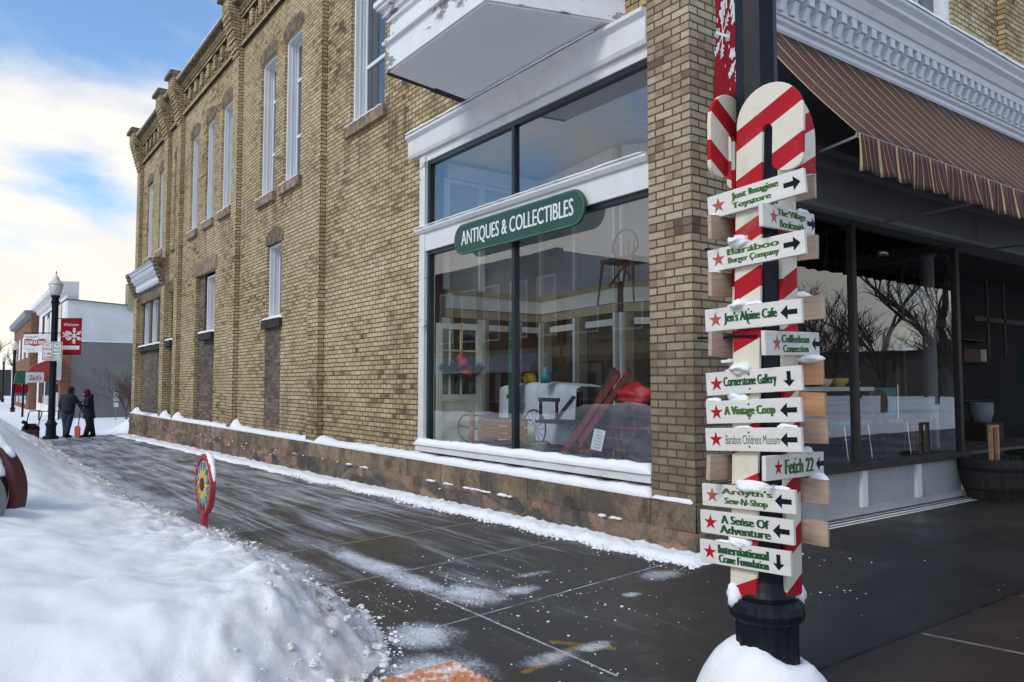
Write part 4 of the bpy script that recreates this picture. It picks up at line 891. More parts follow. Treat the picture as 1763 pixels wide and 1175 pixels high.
# ---- snow mound round the foot
sm_ = MB(); n, mm = 40, 14; vs = []
for i in range(mm+1):
    q = i/mm
    for j in range(n):
        a = 2*PI*j/n; rr = 0.13 + (0.33-0.13)*q; rr *= 1+(0.16*noise.noise(Vector((math.cos(a)*1.5, math.sin(a)*1.5, 2.0)))+0.05*noise.noise(Vector((math.cos(a)*5, math.sin(a)*5, q*3))))*q
        z = 0.28*math.cos(q*PI/2)**0.8 + 0.022*fbm(math.cos(a)*rr*9, math.sin(a)*rr*9, 3.0)*min(1, q*3)*(1-q**4) + 0.05*noise.noise(Vector((math.cos(a)*rr*6, math.sin(a)*rr*6, 1.0)))*(1-q) + 0.05*math.cos(a-2.4)*(1-q)
        vs.append((PX+rr*math.cos(a), PY+rr*math.sin(a), max(-0.01, z)))
sm_.add(vs, [(i*n+j, (i+1)*n+j, (i+1)*n+(j+1) % n, i*n+(j+1) % n) for i in range(mm) for j in range(n)])
mo = sm_.build('snow_mound', 'snow', smooth=True); tag(mo, 'rounded mound of clean snow heaped around the lamp post foot', 'snow', kind='stuff')

# ================================================================= CANDY CANES AND BOARDS ON THE NEAR LAMP POST
DEL = R(5.0); YP = Vector((-math.sin(DEL), math.cos(DEL), 0)); XP = Vector((math.cos(DEL), math.sin(DEL), 0)); PC = Vector((PX, PY, 0))
def cane_poly():
    # hook on +u side; straight leg on the left; leg width .135, gap .055, hook .15
    w, gap, hk = 0.135, 0.05, 0.15; W_ = w+gap+hk; top = 2.36
    pts = [(0, 0.0), (w, 0.0)]
    ri = gap/2; cy = top-0.165
    pts += [(w, cy-0.06)]
    pts += [(w+ri-ri*math.cos(PI*i/8), cy-0.05+ri*math.sin(PI*i/8)) for i in range(9)]
    pts += [(w+gap, 2.03)]
    pts += [(w+gap+hk/2-hk/2*math.cos(PI*i/10), 1.985-0.045*math.sin(PI*i/10)) for i in range(11)]
    pts += [(W_, cy)]
    R_ = W_/2
    pts += [(R_+R_*math.cos(PI*i/16), cy+0.165*math.sin(PI*i/16)) for i in range(1, 16)]
    pts += [(0, cy)]
    return pts
def make_cane(u, org, lean, label):
    v = Vector((0, 0, 1)) ; u = Vector(u)
    v2 = (v*math.cos(lean) - u*math.sin(lean)).normalized(); u2 = (u*math.cos(lean) + v*math.sin(lean)).normalized()
    m_ = frame(org, u2, v2)
    mb = MB(); mb.prism(cane_poly(), -0.01, 0.01, lambda a, b, w: (a, w, b))   # local: x across, z up
    mm_ = m_ @ Matrix(((1, 0, 0, 0), (0, 0, 1, 0), (0, -1, 0, 0), (0, 0, 0, 1)))
    # local x->u, local z->v, local y->-w
    o = mb.build('candy_cane', 'candy_stripe'); o.matrix_basis = mm_
    soft(o, 0.003); return tag(o, label, 'candy cane', 'plywood candy canes round the lamp post')
def at_post(axis_n, off, along, s_, z): return PC + axis_n*off + along*s_ + Vector((0, 0, z))
make_cane(-YP, at_post(-XP, 0.110, -YP, -0.115, 0.53), R(-2.0), 'large front candy cane on the post, red and cream stripes, hook to the right')
make_cane(XP, at_post(-YP, 0.110, XP, -0.025, 0.535), R(-0.6), 'striped candy cane on the right side of the post, mostly behind the front one')
make_cane(-XP, at_post(YP, 0.110, -XP, -0.055, 0.54), R(1.0), 'striped candy cane on the left side of the post, hook hanging to the left')
make_cane(YP, at_post(XP, 0.110, YP, -0.06, 0.54), R(1.0), 'striped candy cane on the far side of the post')

snow2 = MB()
STAR = [((0.5 if i % 2 == 0 else 0.195)*math.sin(i*PI/5), (0.5 if i % 2 == 0 else 0.195)*math.cos(i*PI/5)) for i in range(10)]
def arrow_poly(d, s_):
    p = [(-0.5, -0.14), (0.08, -0.14), (0.08, -0.40), (0.5, 0.0), (0.08, 0.40), (0.08, 0.14), (-0.5, 0.14)]
    if d == 'L': p = [(-a, b) for a, b in p]
    if d == 'D': p = [(b, -a) for a, b in p]
    return [(a*s_, b*s_) for a, b in p]
def make_board(n_axis, u_axis, off, c, L_, H_, tilt, label, rows=None, arrow=None, star='star_red', text_mat='letter_green', ends='painted_board', sx=-0.38, ax=0.38, tcx=0.0, group='arrow boards on the lamp post', snow=0.02, thick=0.02, mat='painted_board', seed=0):
    tilt = R(tilt); up = Vector((0, 0, 1)); u_axis = Vector(u_axis)
    u = u_axis*math.cos(tilt) + up*math.sin(tilt); v = up*math.cos(tilt) - u_axis*math.sin(tilt)
    org = PC + n_axis*off + u_axis*c[0] + up*c[1]
    mm_ = frame(org, u, v)
    mb = MB(); mb.box(-L_/2, L_/2, -H_/2, H_/2, -thick, 0)
    o = mb.build('sign_board', mat); o.matrix_basis = mm_; soft(o, 0.0015, 1); tag(o, label, 'sign board', group)
    if rows:
        st = MB(); st.prism([(a*H_*0.70+sx*L_, b*H_*0.70) for a, b in STAR], 0.0003, 0.0012, lambda a, b, w: (a, b, w)); st.build('star', star, o, local=True)
        ar = MB(); ar.prism([(a+ax*L_, b) for a, b in arrow_poly(arrow, 0.080 if arrow != 'D' else 0.068)], 0.0003, 0.0012, lambda a, b, w: (a, b, w)); ar.build('arrow', 'arrow_black', o, local=True)
        for yy in (-0.3, 0.3): sc = MB(); sc.prism([(0.004*math.cos(q*PI/4)-0.02*L_, 0.004*math.sin(q*PI/4)+yy*H_) for q in range(8)], 0.0008, 0.003, lambda a, b, w: (a, b, w)); sc.build('screw', 'arrow_black', o, local=True)
        for (tx, w, h, cy, cx_, fat, mt) in rows:
            t_ = text_mb(tx, w, h, cx_, cy, 0.0003, fat=fat, copies=4 if fat else 1); t_.build('lettering', mt, o, local=True)
    if snow:
        random.seed(seed+int(c[1]*100)); x = -L_/2
        while x < L_/2-0.03:
            w = random.uniform(0.04, 0.13)
            if random.random() < 0.16:
                q = mm_ @ Vector((x+w/2, H_/2, -thick/2)); t2 = MB(); t2.blob((0, 0, 0), (w/2, 0.013, snow*random.uniform(0.35, 1.0)), 12, 6, 0.5, 2.2, x*13+c[1], flat=-0.001)
                rot = frame(q, u, v); rr = Matrix(((1, 0, 0, 0), (0, 0, 1, 0), (0, 1, 0, 0), (0, 0, 0, 1))); t2.xf(rot @ rr); snow2.add(t2.v, t2.f)
            x += w*0.8
    return o
G1, G2 = 'letter_green', 'letter_dark_green'
FRONT = [  # centre (Y', z), length, height, tilt, rows, arrow, star, label
 (-0.060, 2.371, 0.498, 0.111, -4.7, [('Just Imagine', 0.245, 0.040, 0.019, 0.005, 0.0084, G1), ('Toystore', 0.205, 0.036, -0.026, -0.015, 0.0084, G1)], 'R', 'star_faded', 'topmost wide white board, two lines of green letters and an arrow right'),
 (-0.055, 2.107, 0.496, 0.107, -3.3, [('Baraboo', 0.27, 0.030, 0.024, -0.005, 0.0082, G1), ('Burger Company', 0.265, 0.036, -0.020, -0.005, 0.0056, G1)], 'R', 'star_faded', 'second wide white board from the top, two green lines and arrow right'),
 (-0.034, 1.814, 0.494, 0.108, -1.7, [("Jen's Alpine Cafe", 0.275, 0.058, 0.0, -0.005, 0.0070, G2)], 'L', 'star_faded', 'wide white board with a single green line and left arrow, just above mid height'),
 (-0.031, 1.515, 0.487, 0.109, -3.5, [('Cornerstone Gallery', 0.275, 0.058, 0.0, -0.01, 0.0056, G2)], 'D', 'star_red', 'wide white board with one green line and an arrow pointing down at mid height'),
 (-0.027, 1.379, 0.484, 0.107, -3.2, [('A Vintage Coop', 0.265, 0.052, 0.0, -0.01, 0.0084, G1)], 'L', 'star_red', 'wide board with one line of green letters just below the down-arrow board'),
 (-0.024, 1.250, 0.488, 0.107, -2.9, [('Baraboo Childrens Museum', 0.275, 0.042, 0.0, 0.005, 0.0, G2)], 'L', 'star_red', 'wide board with thin plain green letters and a left arrow, below mid height'),
 (0.005, 0.983, 0.478, 0.104, -1.8, [("Ardyth's", 0.265, 0.036, 0.020, 0.0, 0.0082, G1), ('Sew-N-Shop', 0.225, 0.038, -0.024, -0.005, 0.0070, G1)], 'L', 'star_faded', 'third wide board from the bottom, two green lines and a large left arrow'),
 (0.017, 0.853, 0.478, 0.108, -1.3, [('A Sense Of', 0.25, 0.038, 0.021, 0.0, 0.0082, G2), ('Adventure', 0.265, 0.038, -0.024, 0.0, 0.0082, G2)], 'L', 'star_red', 'second wide board from the bottom, two bold green lines and left arrow'),
 (0.028, 0.715, 0.466, 0.107, -1.7, [('International', 0.265, 0.040, 0.020, 0.0, 0.0098, G2), ('Crane Foundation', 0.26, 0.036, -0.023, 0.0, 0.0070, G2)], 'D', 'star_red', 'lowest wide white board, two green lines and an arrow pointing down'),
]
for k, (cy, z, l_, h_, ti, rows, ar, stm, lab) in enumerate(FRONT):
    make_board(-XP, -YP, 0.145, (-cy, z), l_, h_, -ti, lab, rows, ar, stm, seed=k)
SIDE = [
 (0.020, 2.266, 0.47, 0.105, 2.0, [('The Village', 0.26, 0.040, 0.020, 0.02, 0.0070, G1), ('Booksmith', 0.225, 0.036, -0.026, 0.02, 0.0056, G1)], 'R', 'star_faded', 'right-hand side board near the top, two green lines and arrow right'),
 (0.031, 1.690, 0.49, 0.110, 1.4, [('Coffeebean', 0.255, 0.036, 0.021, 0.02, 0.0084, G1), ('Connection', 0.235, 0.034, -0.024, 0.02, 0.0070, G1)], 'L', 'star_faded', 'right-hand side board at mid height, two green lines and left arrow'),
 (0.032, 1.129, 0.52, 0.108, -1.1, [('Fetch 22', 0.265, 0.066, 0.0, 0.03, 0.010, G1)], 'L', 'star_red', 'lowest right-hand side board with one short line ending in a number'),
]
for k, (cx_, z, l_, h_, ti, rows, ar, stm, lab) in enumerate(SIDE):
    make_board(-YP, XP, 0.145, (cx_, z), l_, h_, ti, lab, rows, ar, stm, seed=20+k, sx=-0.30, ax=0.43)
RS = [(2.43, -0.215, 'raw_pine', 'topmost'), (2.148, -0.22, 'raw_pine', 'second from the top'), (1.855, -0.245, 'raw_pine', 'third from the top, snow capped'), (1.555, -0.232, 'orange_pine', 'fourth from the top, warm orange end'), (1.412, -0.238, 'orange_pine', 'fifth from the top, warm orange'), (1.28, -0.245, 'raw_pine', 'third from the bottom'), (1.01, -0.245, 'raw_pine', 'second from the bottom'), (0.823, -0.238, 'raw_pine', 'lowest, with a knot')]
for k, (z, e, mt, pos_) in enumerate(RS):
    make_board(XP, YP, 0.145, (e+0.245, z), 0.49, 0.112, 1.5*math.sin(k*2.1), 'bare pine board back right of the post, ' + pos_, mat=mt, seed=40+k, snow=0.03 if k in (2, 3, 6) else 0.012, group='bare board backs on the post')
LS = [(2.258, -0.213, 'topmost'), (1.985, -0.217, 'second from the top'), (1.687, -0.222, 'third from the top'), (1.106, -0.252, 'lowest')]
for k, (z, e, pos_) in enumerate(LS):
    make_board(YP, -XP, 0.145, (-(e+0.245), z), 0.49, 0.115, (-3, -3, 1, 3)[k], 'bare pine board back left of the post, ' + pos_, mat='raw_pine', seed=60+k, snow=0.015, group='bare board backs on the post')
# heaps of snow between the boards
for (n_, off, al, s_, z, r) in ((-XP, 0.13, YP, 0.03, 2.165, (0.055, 0.03, 0.05)), (-XP, 0.13, YP, 0.03, 1.872, (0.035, 0.025, 0.05)), (-XP, 0.13, YP, 0.03, 1.575, (0.05, 0.03, 0.045)), (-XP, 0.13, YP, -0.01, 1.035, (0.08, 0.03, 0.035)), (-XP, 0.13, YP, 0.06, 0.775, (0.06, 0.025, 0.02)), (XP, 0.13, YP, -0.16, 1.62, (0.07, 0.02, 0.03)), (-XP, 0.13, YP, 0.05, 1.44, (0.06, 0.03, 0.015)), (-YP, 0.13, XP, 0.15, 1.19, (0.05, 0.02, 0.03))):
    q = at_post(n_, off, al, s_, z); t2 = MB(); t2.blob((0, 0, 0), (r[0], r[1], r[2]), 14, 9, 0.55, 1.8, z*5); t2.xf(frame(q, al, n_.cross(al))); snow2.add(t2.v, t2.f)
for (a_, z) in ((2.55, 0.50), (-0.55, 0.50)):
    d = Vector((math.cos(a_), math.sin(a_), 0)); snow2.blob(PC + d*0.150 + Vector((0, 0, z+0.02)), (0.035, 0.035, 0.055), 14, 9, 0.4, 2, z+a_)
tag(snow2.build('snow_caps', 'snow', smooth=True), 'small caps and clumps of snow on the candy cane boards', 'snow', kind='stuff')
# black straps
for z, a0, a1, lab in ((2.15, -0.22, 0.30, 'upper black cable strap around the boards and post'), (1.745, -0.27, 0.05, 'lower black cable strap around the boards and post')):
    s_ = MB(); pts = [at_post(-XP, 0.125, -YP, a0+(a1-a0)*i/10, z+0.03*math.cos(i*0.9)*(1 if z > 2 else 0.1)-0.02) for i in range(11)]
    s_.tube(pts, 0.007, 6); tag(s_.build('cable_strap', 'arrow_black'), lab, 'strap')
# banner on the near post
bdir = Vector((math.sin(R(33)), math.cos(R(33)), 0)); b0 = Vector((PX, PY, 0)) + bdir*0.11
mb = frame(b0 + bdir*0.26 + Vector((0, 0, 3.63)), -bdir, (0, 0, 1))
ban = MB(); n = 16; vs = []
for i in range(n+1):
    for k in range(25):
        u = -0.25+0.5*i/n; v = -0.62+1.24*k/24; vs.append((u, v, 0.012*math.sin(v*6+u*5)))
ban.add(vs, [(i*25+k, i*25+k+1, (i+1)*25+k+1, (i+1)*25+k) for i in range(n) for k in range(24)])
bo = ban.build('banner', 'banner_red', smooth=True); bo.matrix_basis = mb; s_ = bo.modifiers.new('t', 'SOLIDIFY'); s_.thickness = 0.003
tag(bo, 'red winter banner with white snowflakes hanging on the near lamp post', 'banner', 'red snowflake banners')
def flake(mb_, cx_, cy_, r, w, seg=6, wig=True):
    for i in range(seg):
        a = PI/2+2*PI*i/seg; d = (math.cos(a), math.sin(a))
        zf = lambda x, y: 0.012*math.sin(y*6+x*5)+0.0035
        def ln(x0, y0, x1, y1, w_):
            dx, dy = x1-x0, y1-y0; l_ = math.hypot(dx, dy); nx, ny = -dy/l_*w_/2, dx/l_*w_/2
            mb_.quad(*[(x, y, zf(x, y)) for x, y in ((x0+nx, y0+ny), (x1+nx, y1+ny), (x1-nx, y1-ny), (x0-nx, y0-ny))])
        ln(cx_, cy_, cx_+d[0]*r, cy_+d[1]*r, w)
        for f in (0.45, 0.65, 0.85):
            for s__ in (-1, 1):
                b = a+s__*R(50); q = r*0.30*(1.2-f*0.6); ln(cx_+d[0]*r*f, cy_+d[1]*r*f, cx_+d[0]*r*f+math.cos(b)*q, cy_+d[1]*r*f+math.sin(b)*q, w*0.8)
for a in ((0.06, 0.04, 0.26, 0.034), (-0.13, -0.20, 0.13, 0.014), (-0.15, 0.24, 0.06, 0.008), (0.10, -0.42, 0.13, 0.022)): fk = MB(); flake(fk, *a); fk.build('snowflake_print', 'letter_white', bo, local=True)
fk = MB()
random.seed(5)
for i in range(20): 
    x, y = random.uniform(-0.23, 0.2), random.uniform(-0.58, 0.5); r = random.uniform(0.005, 0.012); z = 0.012*math.sin(y*6+x*5)+0.0036
    fk.add([(x+r*math.cos(a*PI/3), y+r*1.4*math.sin(a*PI/3), z) for a in range(6)], [(0, 1, 2, 3, 4, 5)])
fk.build('dot_print', 'letter_white', bo, local=True)
tb = text_mb('Welcome', 0.34, 0.10, -0.02, 0.42, 0.016, shear=0.3); tb.build('lettering', 'letter_white', bo, local=True)
for q in (0.63, -0.63): am = MB(); am.tube([(0.34, q, 0), (-0.27, q, 0)], 0.010, 8); am.build('banner_rod', 'iron', bo, local=True)
def far_banner(loc, u, h, w, label, text=True):
    o = MB(); o.box(-w/2, w/2, -h/2, h/2, -0.004, 0.004); o = o.build('banner', 'banner_red'); o.matrix_basis = frame(loc, u, (0, 0, 1)); tag(o, label, 'banner', 'red snowflake banners')
    for a_ in ((0.10, 0.02, 0.26*h/1.2, 0.03), (-0.15, 0.05, 0.13*h/1.2, 0.02)):
        f_ = MB(); t_ = MB(); flake(t_, *a_); f_.add([(max(-w/2+0.01, min(w/2-0.01, a)), b, 0.0065) for a, b, c in t_.v], t_.f); f_.build('snowflake_print', 'letter_white', o, local=True)
    if text:
        l_ = MB(); l_.box(-w*0.42, w*0.42, -h*0.36, -h*0.26, 0.0062, 0.007); l_.build('white_band', 'letter_white', o, local=True)
        text_mb('Welcome', w*0.7, h*0.08, 0, h*0.33, 0.0062, shear=0.3).build('lettering', 'letter_white', o, local=True)
        text_mb('Downtown', w*0.72, h*0.05, 0, -h*0.31, 0.0074).build('lettering', 'banner_red', o, local=True)
    
    for q in (h/2, -h/2): r_ = MB(); r_.tube([(-w/2-0.12, q, 0), (w/2, q, 0)], 0.012, 6); r_.build('banner_rod', 'iron', o, local=True)
far_banner((-2.43, 23.07, 3.02), (0.55, -0.40, 0), 1.14, 0.66, 'red winter banner with white snowflakes on the lamp post beside the two people')
far_banner((-1.65, 58.9, 1.7), (1, -0.2, 0), 1.5, 0.9, 'small red banner on a far lamp post at the left edge', False)
# parking signs on the second post
def plate(name, loc, u, w, h, mat, label, lines, tm, edge=None):
    o = MB(); o.box(-w/2, w/2, -h/2, h/2, -0.004, 0.0); o = o.build(name, mat); o.matrix_basis = frame(loc, u, (0, 0, 1)); tag(o, label, 'sign')
    if edge:
        e = MB(); t = 0.018
        for a, b, c, d in ((-w/2+t, w/2-t, h/2-2*t, h/2-t), (-w/2+t, w/2-t, -h/2+t, -h/2+2*t), (-w/2+t, -w/2+2*t, -h/2+2*t, h/2-2*t), (w/2-2*t, w/2-t, -h/2+2*t, h/2-2*t)): e.box(a, b, c, d, 0.0005, 0.002)
        e.build('border', edge, o, local=True)
    for (tx, tw, th, ty) in lines: text_mb(tx, tw, th, 0, ty, 0.0006, bold=0.012).build('lettering', tm, o, local=True)
    return o
plate('parking_sign', (-3.05, 23.18, 2.54), (0.81, -0.59, 0), 0.33, 0.58, 'letter_white', 'white and red no parking sign on the lamp post by the people', [('NO', 0.14, 0.09, 0.19), ('PARKING', 0.26, 0.08, 0.07), ('2 AM', 0.2, 0.10, -0.07), ('-6 AM', 0.22, 0.09, -0.19)], 'paint_red', 'paint_red')
plate('parking_sign', (-2.80, 23.0, 2.54), (0.81, -0.59, 0), 0.31, 0.60, 'letter_white', 'white and green two hour parking sign on the lamp post by the people', [('TWO', 0.17, 0.08, 0.20), ('HOUR', 0.2, 0.08, 0.09), ('PARKING', 0.25, 0.07, -0.02), ('8AM-6PM', 0.24, 0.05, -0.12), ('MON-SAT', 0.22, 0.05, -0.20)], 'letter_dark_green', 'letter_dark_green')

# ================================================================= DISC, HOOPS, LUMP in the snowbank
dx_, dy_, dz_ = -3.31, 3.30, 0.53
t = thing('medallion', 'round red rimmed sunburst disc in yellow and blue standing in the snowbank', 'ornament', (dx_, dy_, 0.1))
toD = lambda a, b, w: (dx_ + w, dy_ - a, dz_ + b)
r_ = MB(); n = 40; Ro, Ri = 0.295, 0.245; ring = []
for w in (-0.026, 0.026):
    for rr in (Ro, Ri): ring += [toD(rr*math.cos(2*PI*j/n), rr*math.sin(2*PI*j/n), w) for j in range(n)]
fs = []
for j in range(n):
    k = (j+1) % n; fs += [(j, k, n+k, n+j), (2*n+j, 3*n+j, 3*n+k, 2*n+k), (j, 2*n+j, 2*n+k, k), (n+j, n+k, 3*n+k, 3*n+j)]
r_.add(ring, fs); soft(r_.build('rim', 'paint_red', t), 0.008)
hub = MB(); hub.prism([(0.06*math.cos(2*PI*j/16), 0.06*math.sin(2*PI*j/16)) for j in range(16)], -0.038, 0.02, toD); hub.build('hub', 'paint_dark_red', t)
bk_ = MB(); bk_.prism([(0.246*math.cos(2*PI*j/30), 0.246*math.sin(2*PI*j/30)) for j in range(30)], 0.005, 0.03, toD); bk_.build('back_plate', 'paint_dark_red', t)
def petals(name, mat, n_, r0, r1, w, ph, w0, w1):
    for i in range(n_):
        p_ = MB()
        a = 2*PI*(i+ph)/n_; c_, s__ = math.cos(a), math.sin(a); rm = (r0+r1)/2
        pl = [(r0, 0)] + [(rm+(r1-r0)/2*math.sin(q*PI/8-PI/2)*-1*0+ (r0+(r1-r0)*(0.1+0.8*q/8)-rm), w*math.sin(PI*(0.1+0.8*q/8))) for q in range(9)] + [(r1, 0)] + [((r0+(r1-r0)*(0.9-0.8*q/8)), -w*math.sin(PI*(0.9-0.8*q/8))) for q in range(9)]
        p_.prism([(x*c_-y*s__, x*s__+y*c_) for x, y in pl], w0, w1, toD)
        p_.build(name, mat, t)
petals('cream_petal', 'paint_cream', 12, 0.10, 0.24, 0.055, 0.5, -0.012, 0.004); petals('yellow_petal', 'paint_yellow', 12, 0.05, 0.20, 0.030, 0.0, -0.026, -0.013); petals('blue_petal', 'paint_blue', 12, 0.14, 0.225, 0.024, 0.5, -0.032, -0.014)
sp = MB(); sp.box(dx_-0.025, dx_+0.025, dy_-0.05, dy_+0.05, 0.0, dz_-Ro+0.01); sp.build('stem', 'paint_red', t)
def snow_arc(mb, pts, r, seed, taper=True):
    n_ = len(pts); rr = [r*(1+0.5*noise.noise(Vector((i*0.33, seed, 0))))*(math.sin(PI*(0.04+0.92*i/(n_-1)))**0.6 if taper else 1) for i in range(n_)]
    mb.tube(pts, rr, 10)
sc_ = MB(); snow_arc(sc_, [toD((Ro+0.002)*math.cos(R(100-i*3.6)), (Ro+0.002)*math.sin(R(100-i*3.6)), 0.01) for i in range(26)], 0.028, 3.0)
tag(sc_.build('disc_snow', 'snow', smooth=True), 'cap of snow along the upper rim of the painted disc', 'snow', kind='stuff')
# hoops
hp = thing('painted_hoops', 'snow capped red, yellow and blue curved hoops half buried in the snowbank', 'ornament', (-5.15, 3.35, 0.4))
hu = Vector((0.81, -0.59, 0)); hc = Vector((-5.19, 3.46, 0.60)); hn = Vector((-0.59, -0.81, 0))
for r0, r1, mt, dz, nm in ((0.43, 0.50, 'paint_dark_red', 0.0, 'hoop'), (0.32, 0.39, 'paint_dark_red', 0.08, 'hoop'), (0.27, 0.318, 'paint_yellow', 0.10, 'hoop'), (0.18, 0.25, 'paint_navy', 0.15, 'hoop')):
    h_ = MB(); n = 26; v_ = []
    for i in range(n+1):
        a = R(-25+140*i/n)
        for rr, ww in ((r0, 0), (r1, 0), (r1, 0.14), (r0, 0.14)): v_.append(hc + hu*rr*math.cos(a) + Vector((0, 0, rr*math.sin(a))) + hn*(ww+dz))
    h_.add(v_, [(i*4+k, i*4+(k+1) % 4, (i+1)*4+(k+1) % 4, (i+1)*4+k) for i in range(n) for k in range(4)] + [(0, 1, 2, 3), (n*4, n*4+1, n*4+2, n*4+3)])
    h_.build(nm, mt, hp)
hs = MB()
for r1, dz, a0, a1 in ((0.50, 0.0, 35, 115), (0.40, 0.08, 20, 115), (0.32, 0.12, 20, 115), (0.25, 0.15, 20, 115)):
    sp_ = []
    for i in range(36):
        a = R(a0+(a1-a0)*i/35); q = hc + hu*(r1+0.01)*math.cos(a) + Vector((0, 0, (r1+0.01)*math.sin(a))) + hn*(dz+0.075); sp_.append(q)
    snow_arc(hs, sp_, 0.062, r1*7)
tag(hs.build('hoop_snow', 'snow', smooth=True), 'soft snow piled over the painted hoops at left edge', 'snow', kind='stuff')
lp = MB(); lp.blob((-5.12, 2.85, 0.56), (0.17, 0.17, 0.26), 24, 16, 0.06, 1.2, 3.0); tag(lp.build('bollard', 'grey_lump', smooth=True), 'rounded grey object in front of the painted hoops, cut by the left edge', 'bollard')

# ================================================================= PEOPLE
def skin_body(name, parent, joints, edges, mat, sub=2):
    me = bpy.data.meshes.new(name); keys = list(joints); me.from_pydata([joints[k][0] for k in keys], [(keys.index(a), keys.index(b)) for a, b in edges], []); me.materials.append(M[mat])
    o = bpy.data.objects.new(name, me); COL.objects.link(o); attach(o, parent, True)
    o.modifiers.new('skin', 'SKIN'); lay = me.skin_vertices[0].data if me.skin_vertices else None
    if lay is None:
        bm = bmesh.new(); bm.from_mesh(me); bm.verts.layers.skin.verify(); bm.to_mesh(me); bm.free(); lay = me.skin_vertices[0].data
    for i, k in enumerate(keys): r = joints[k][1]; lay[i].radius = r if isinstance(r, tuple) else (r, r); lay[i].use_root = (i == 0)
    s_ = o.modifiers.new('sub', 'SUBSURF'); s_.levels = sub; s_.render_levels = sub
    for p in me.polygons: p.use_smooth = True
    return o
# man: three-quarter back view, right arm held out (figure's local x = picture right, y = away)
def figure_root(label, loc):
    return thing('person', label, 'person', mat=frame(loc, (math.cos(YAW*0.2), -math.sin(YAW*0.2), 0), (0, 0, 1)) @ Matrix(((1, 0, 0, 0), (0, 0, 1, 0), (0, -1, 0, 0), (0, 0, 0, 1))))
man = figure_root('person in dark hoodie and jeans with one gloved hand held out to the side', (-2.10, 26.45, -0.36))
J = {'pelvis': ((0, 0, 0.92), (0.17, 0.13)), 'waist': ((0, 0, 1.08), (0.19, 0.15)), 'chest': ((0.02, 0, 1.32), (0.22, 0.15)), 'neck': ((0.05, 0, 1.50), 0.075), 'head': ((0.09, 0, 1.58), (0.10, 0.11)), 'crown': ((0.10, 0, 1.71), (0.085, 0.095)),
     'hipL': ((-0.09, 0, 0.86), 0.115), 'kneeL': ((-0.06, 0.02, 0.47), 0.085), 'ankL': ((-0.05, 0.0, 0.10), 0.06), 'hipR': ((0.09, 0, 0.86), 0.115), 'kneeR': ((0.04, -0.03, 0.47), 0.085), 'ankR': ((-0.02, -0.06, 0.10), 0.06),
     'shL': ((-0.19, 0, 1.42), 0.085), 'elL': ((-0.25, -0.02, 1.14), 0.068), 'wrL': ((-0.20, 0.14, 0.95), 0.05), 'shR': ((0.21, 0, 1.42), 0.085), 'elR': ((0.34, 0.02, 1.17), 0.068), 'wrR': ((0.45, 0.06, 0.97), 0.05)}
E_ = [('pelvis', 'waist'), ('waist', 'chest'), ('chest', 'neck'), ('neck', 'head'), ('head', 'crown'), ('pelvis', 'hipL'), ('hipL', 'kneeL'), ('kneeL', 'ankL'), ('pelvis', 'hipR'), ('hipR', 'kneeR'), ('kneeR', 'ankR'), ('chest', 'shL'), ('shL', 'elL'), ('elL', 'wrL'), ('chest', 'shR'), ('shR', 'elR'), ('elR', 'wrR')]
skin_body('body', man, J, E_, 'hoodie')
def hand(parent, w, d, curl=0.5, mat='black_cloth', thumb=(0.03, 0.02, 0.01)):
    w = Vector(w); d = Vector(d).normalized(); side = d.cross(Vector((0, 1, 0))).normalized() if abs(d.y) < 0.9 else Vector((1, 0, 0)); nrm = side.cross(d)
    m_ = MB(); m_.blob(w+d*0.045, (0.035, 0.035, 0.05), 10, 7, 0.05)
    for i in range(4):
        o_ = side*(0.021*(i-1.5)); L_ = (0.065, 0.078, 0.072, 0.056)[i]; p0 = w+d*0.075+o_; p1 = p0+d*L_*0.5+nrm*L_*0.15*curl; p2 = p1+d*L_*0.35+nrm*L_*0.5*curl
        m_.tube([p0, p1, p2], [0.011, 0.010, 0.008], 6)
    q = w+d*0.03+side*0.03; m_.tube([q, q+side*0.03+d*0.025, q+side*0.035+d*0.055], [0.013, 0.011, 0.009], 6)
    return m_.build('glove', mat, parent, smooth=True, local=True)
hand(man, (0.45, 0.06, 0.97), (0.35, 0.1, -1)); hand(man, (-0.20, 0.14, 0.95), (0.1, 0.6, -0.8))
def legs(parent, J_, mat):
    m_ = MB()
    for s_ in 'LR':
        h, k, a = (Vector(J_[q+s_][0]) for q in ('hip', 'knee', 'ank'))
        m_.tube([h+Vector((0, 0, 0.04)), h.lerp(k, 0.5), k, k.lerp(a, 0.5), a+Vector((0, 0, -0.03))], [0.135, 0.115, 0.098, 0.088, 0.085], 14)
    m_.blob((0, 0, 0.92), (0.19, 0.145, 0.13), 18, 10, 0.03); return m_.build('trousers', mat, parent, smooth=True, local=True)
legs(man, J, 'jeans')
def shoe(parent, a, d, mat='black_cloth'):
    a, d = Vector(a), Vector(d).normalized(); m_ = MB()
    m_.tube([Vector((a.x, a.y, 0.06))-d*0.08, Vector((a.x, a.y, 0.065)), Vector((a.x, a.y, 0.055))+d*0.09, Vector((a.x, a.y, 0.04))+d*0.17], [0.045, 0.058, 0.05, 0.032], 10)
    m_.tube([Vector((a.x, a.y, 0.05)), Vector((a.x, a.y, 0.14))], [0.055, 0.06], 10); return m_.build('shoe', mat, parent, smooth=True, local=True)
shoe(man, (-0.05, 0, 0), (0.7, 0.6, 0)); shoe(man, (-0.02, -0.06, 0), (0.9, -0.1, 0))
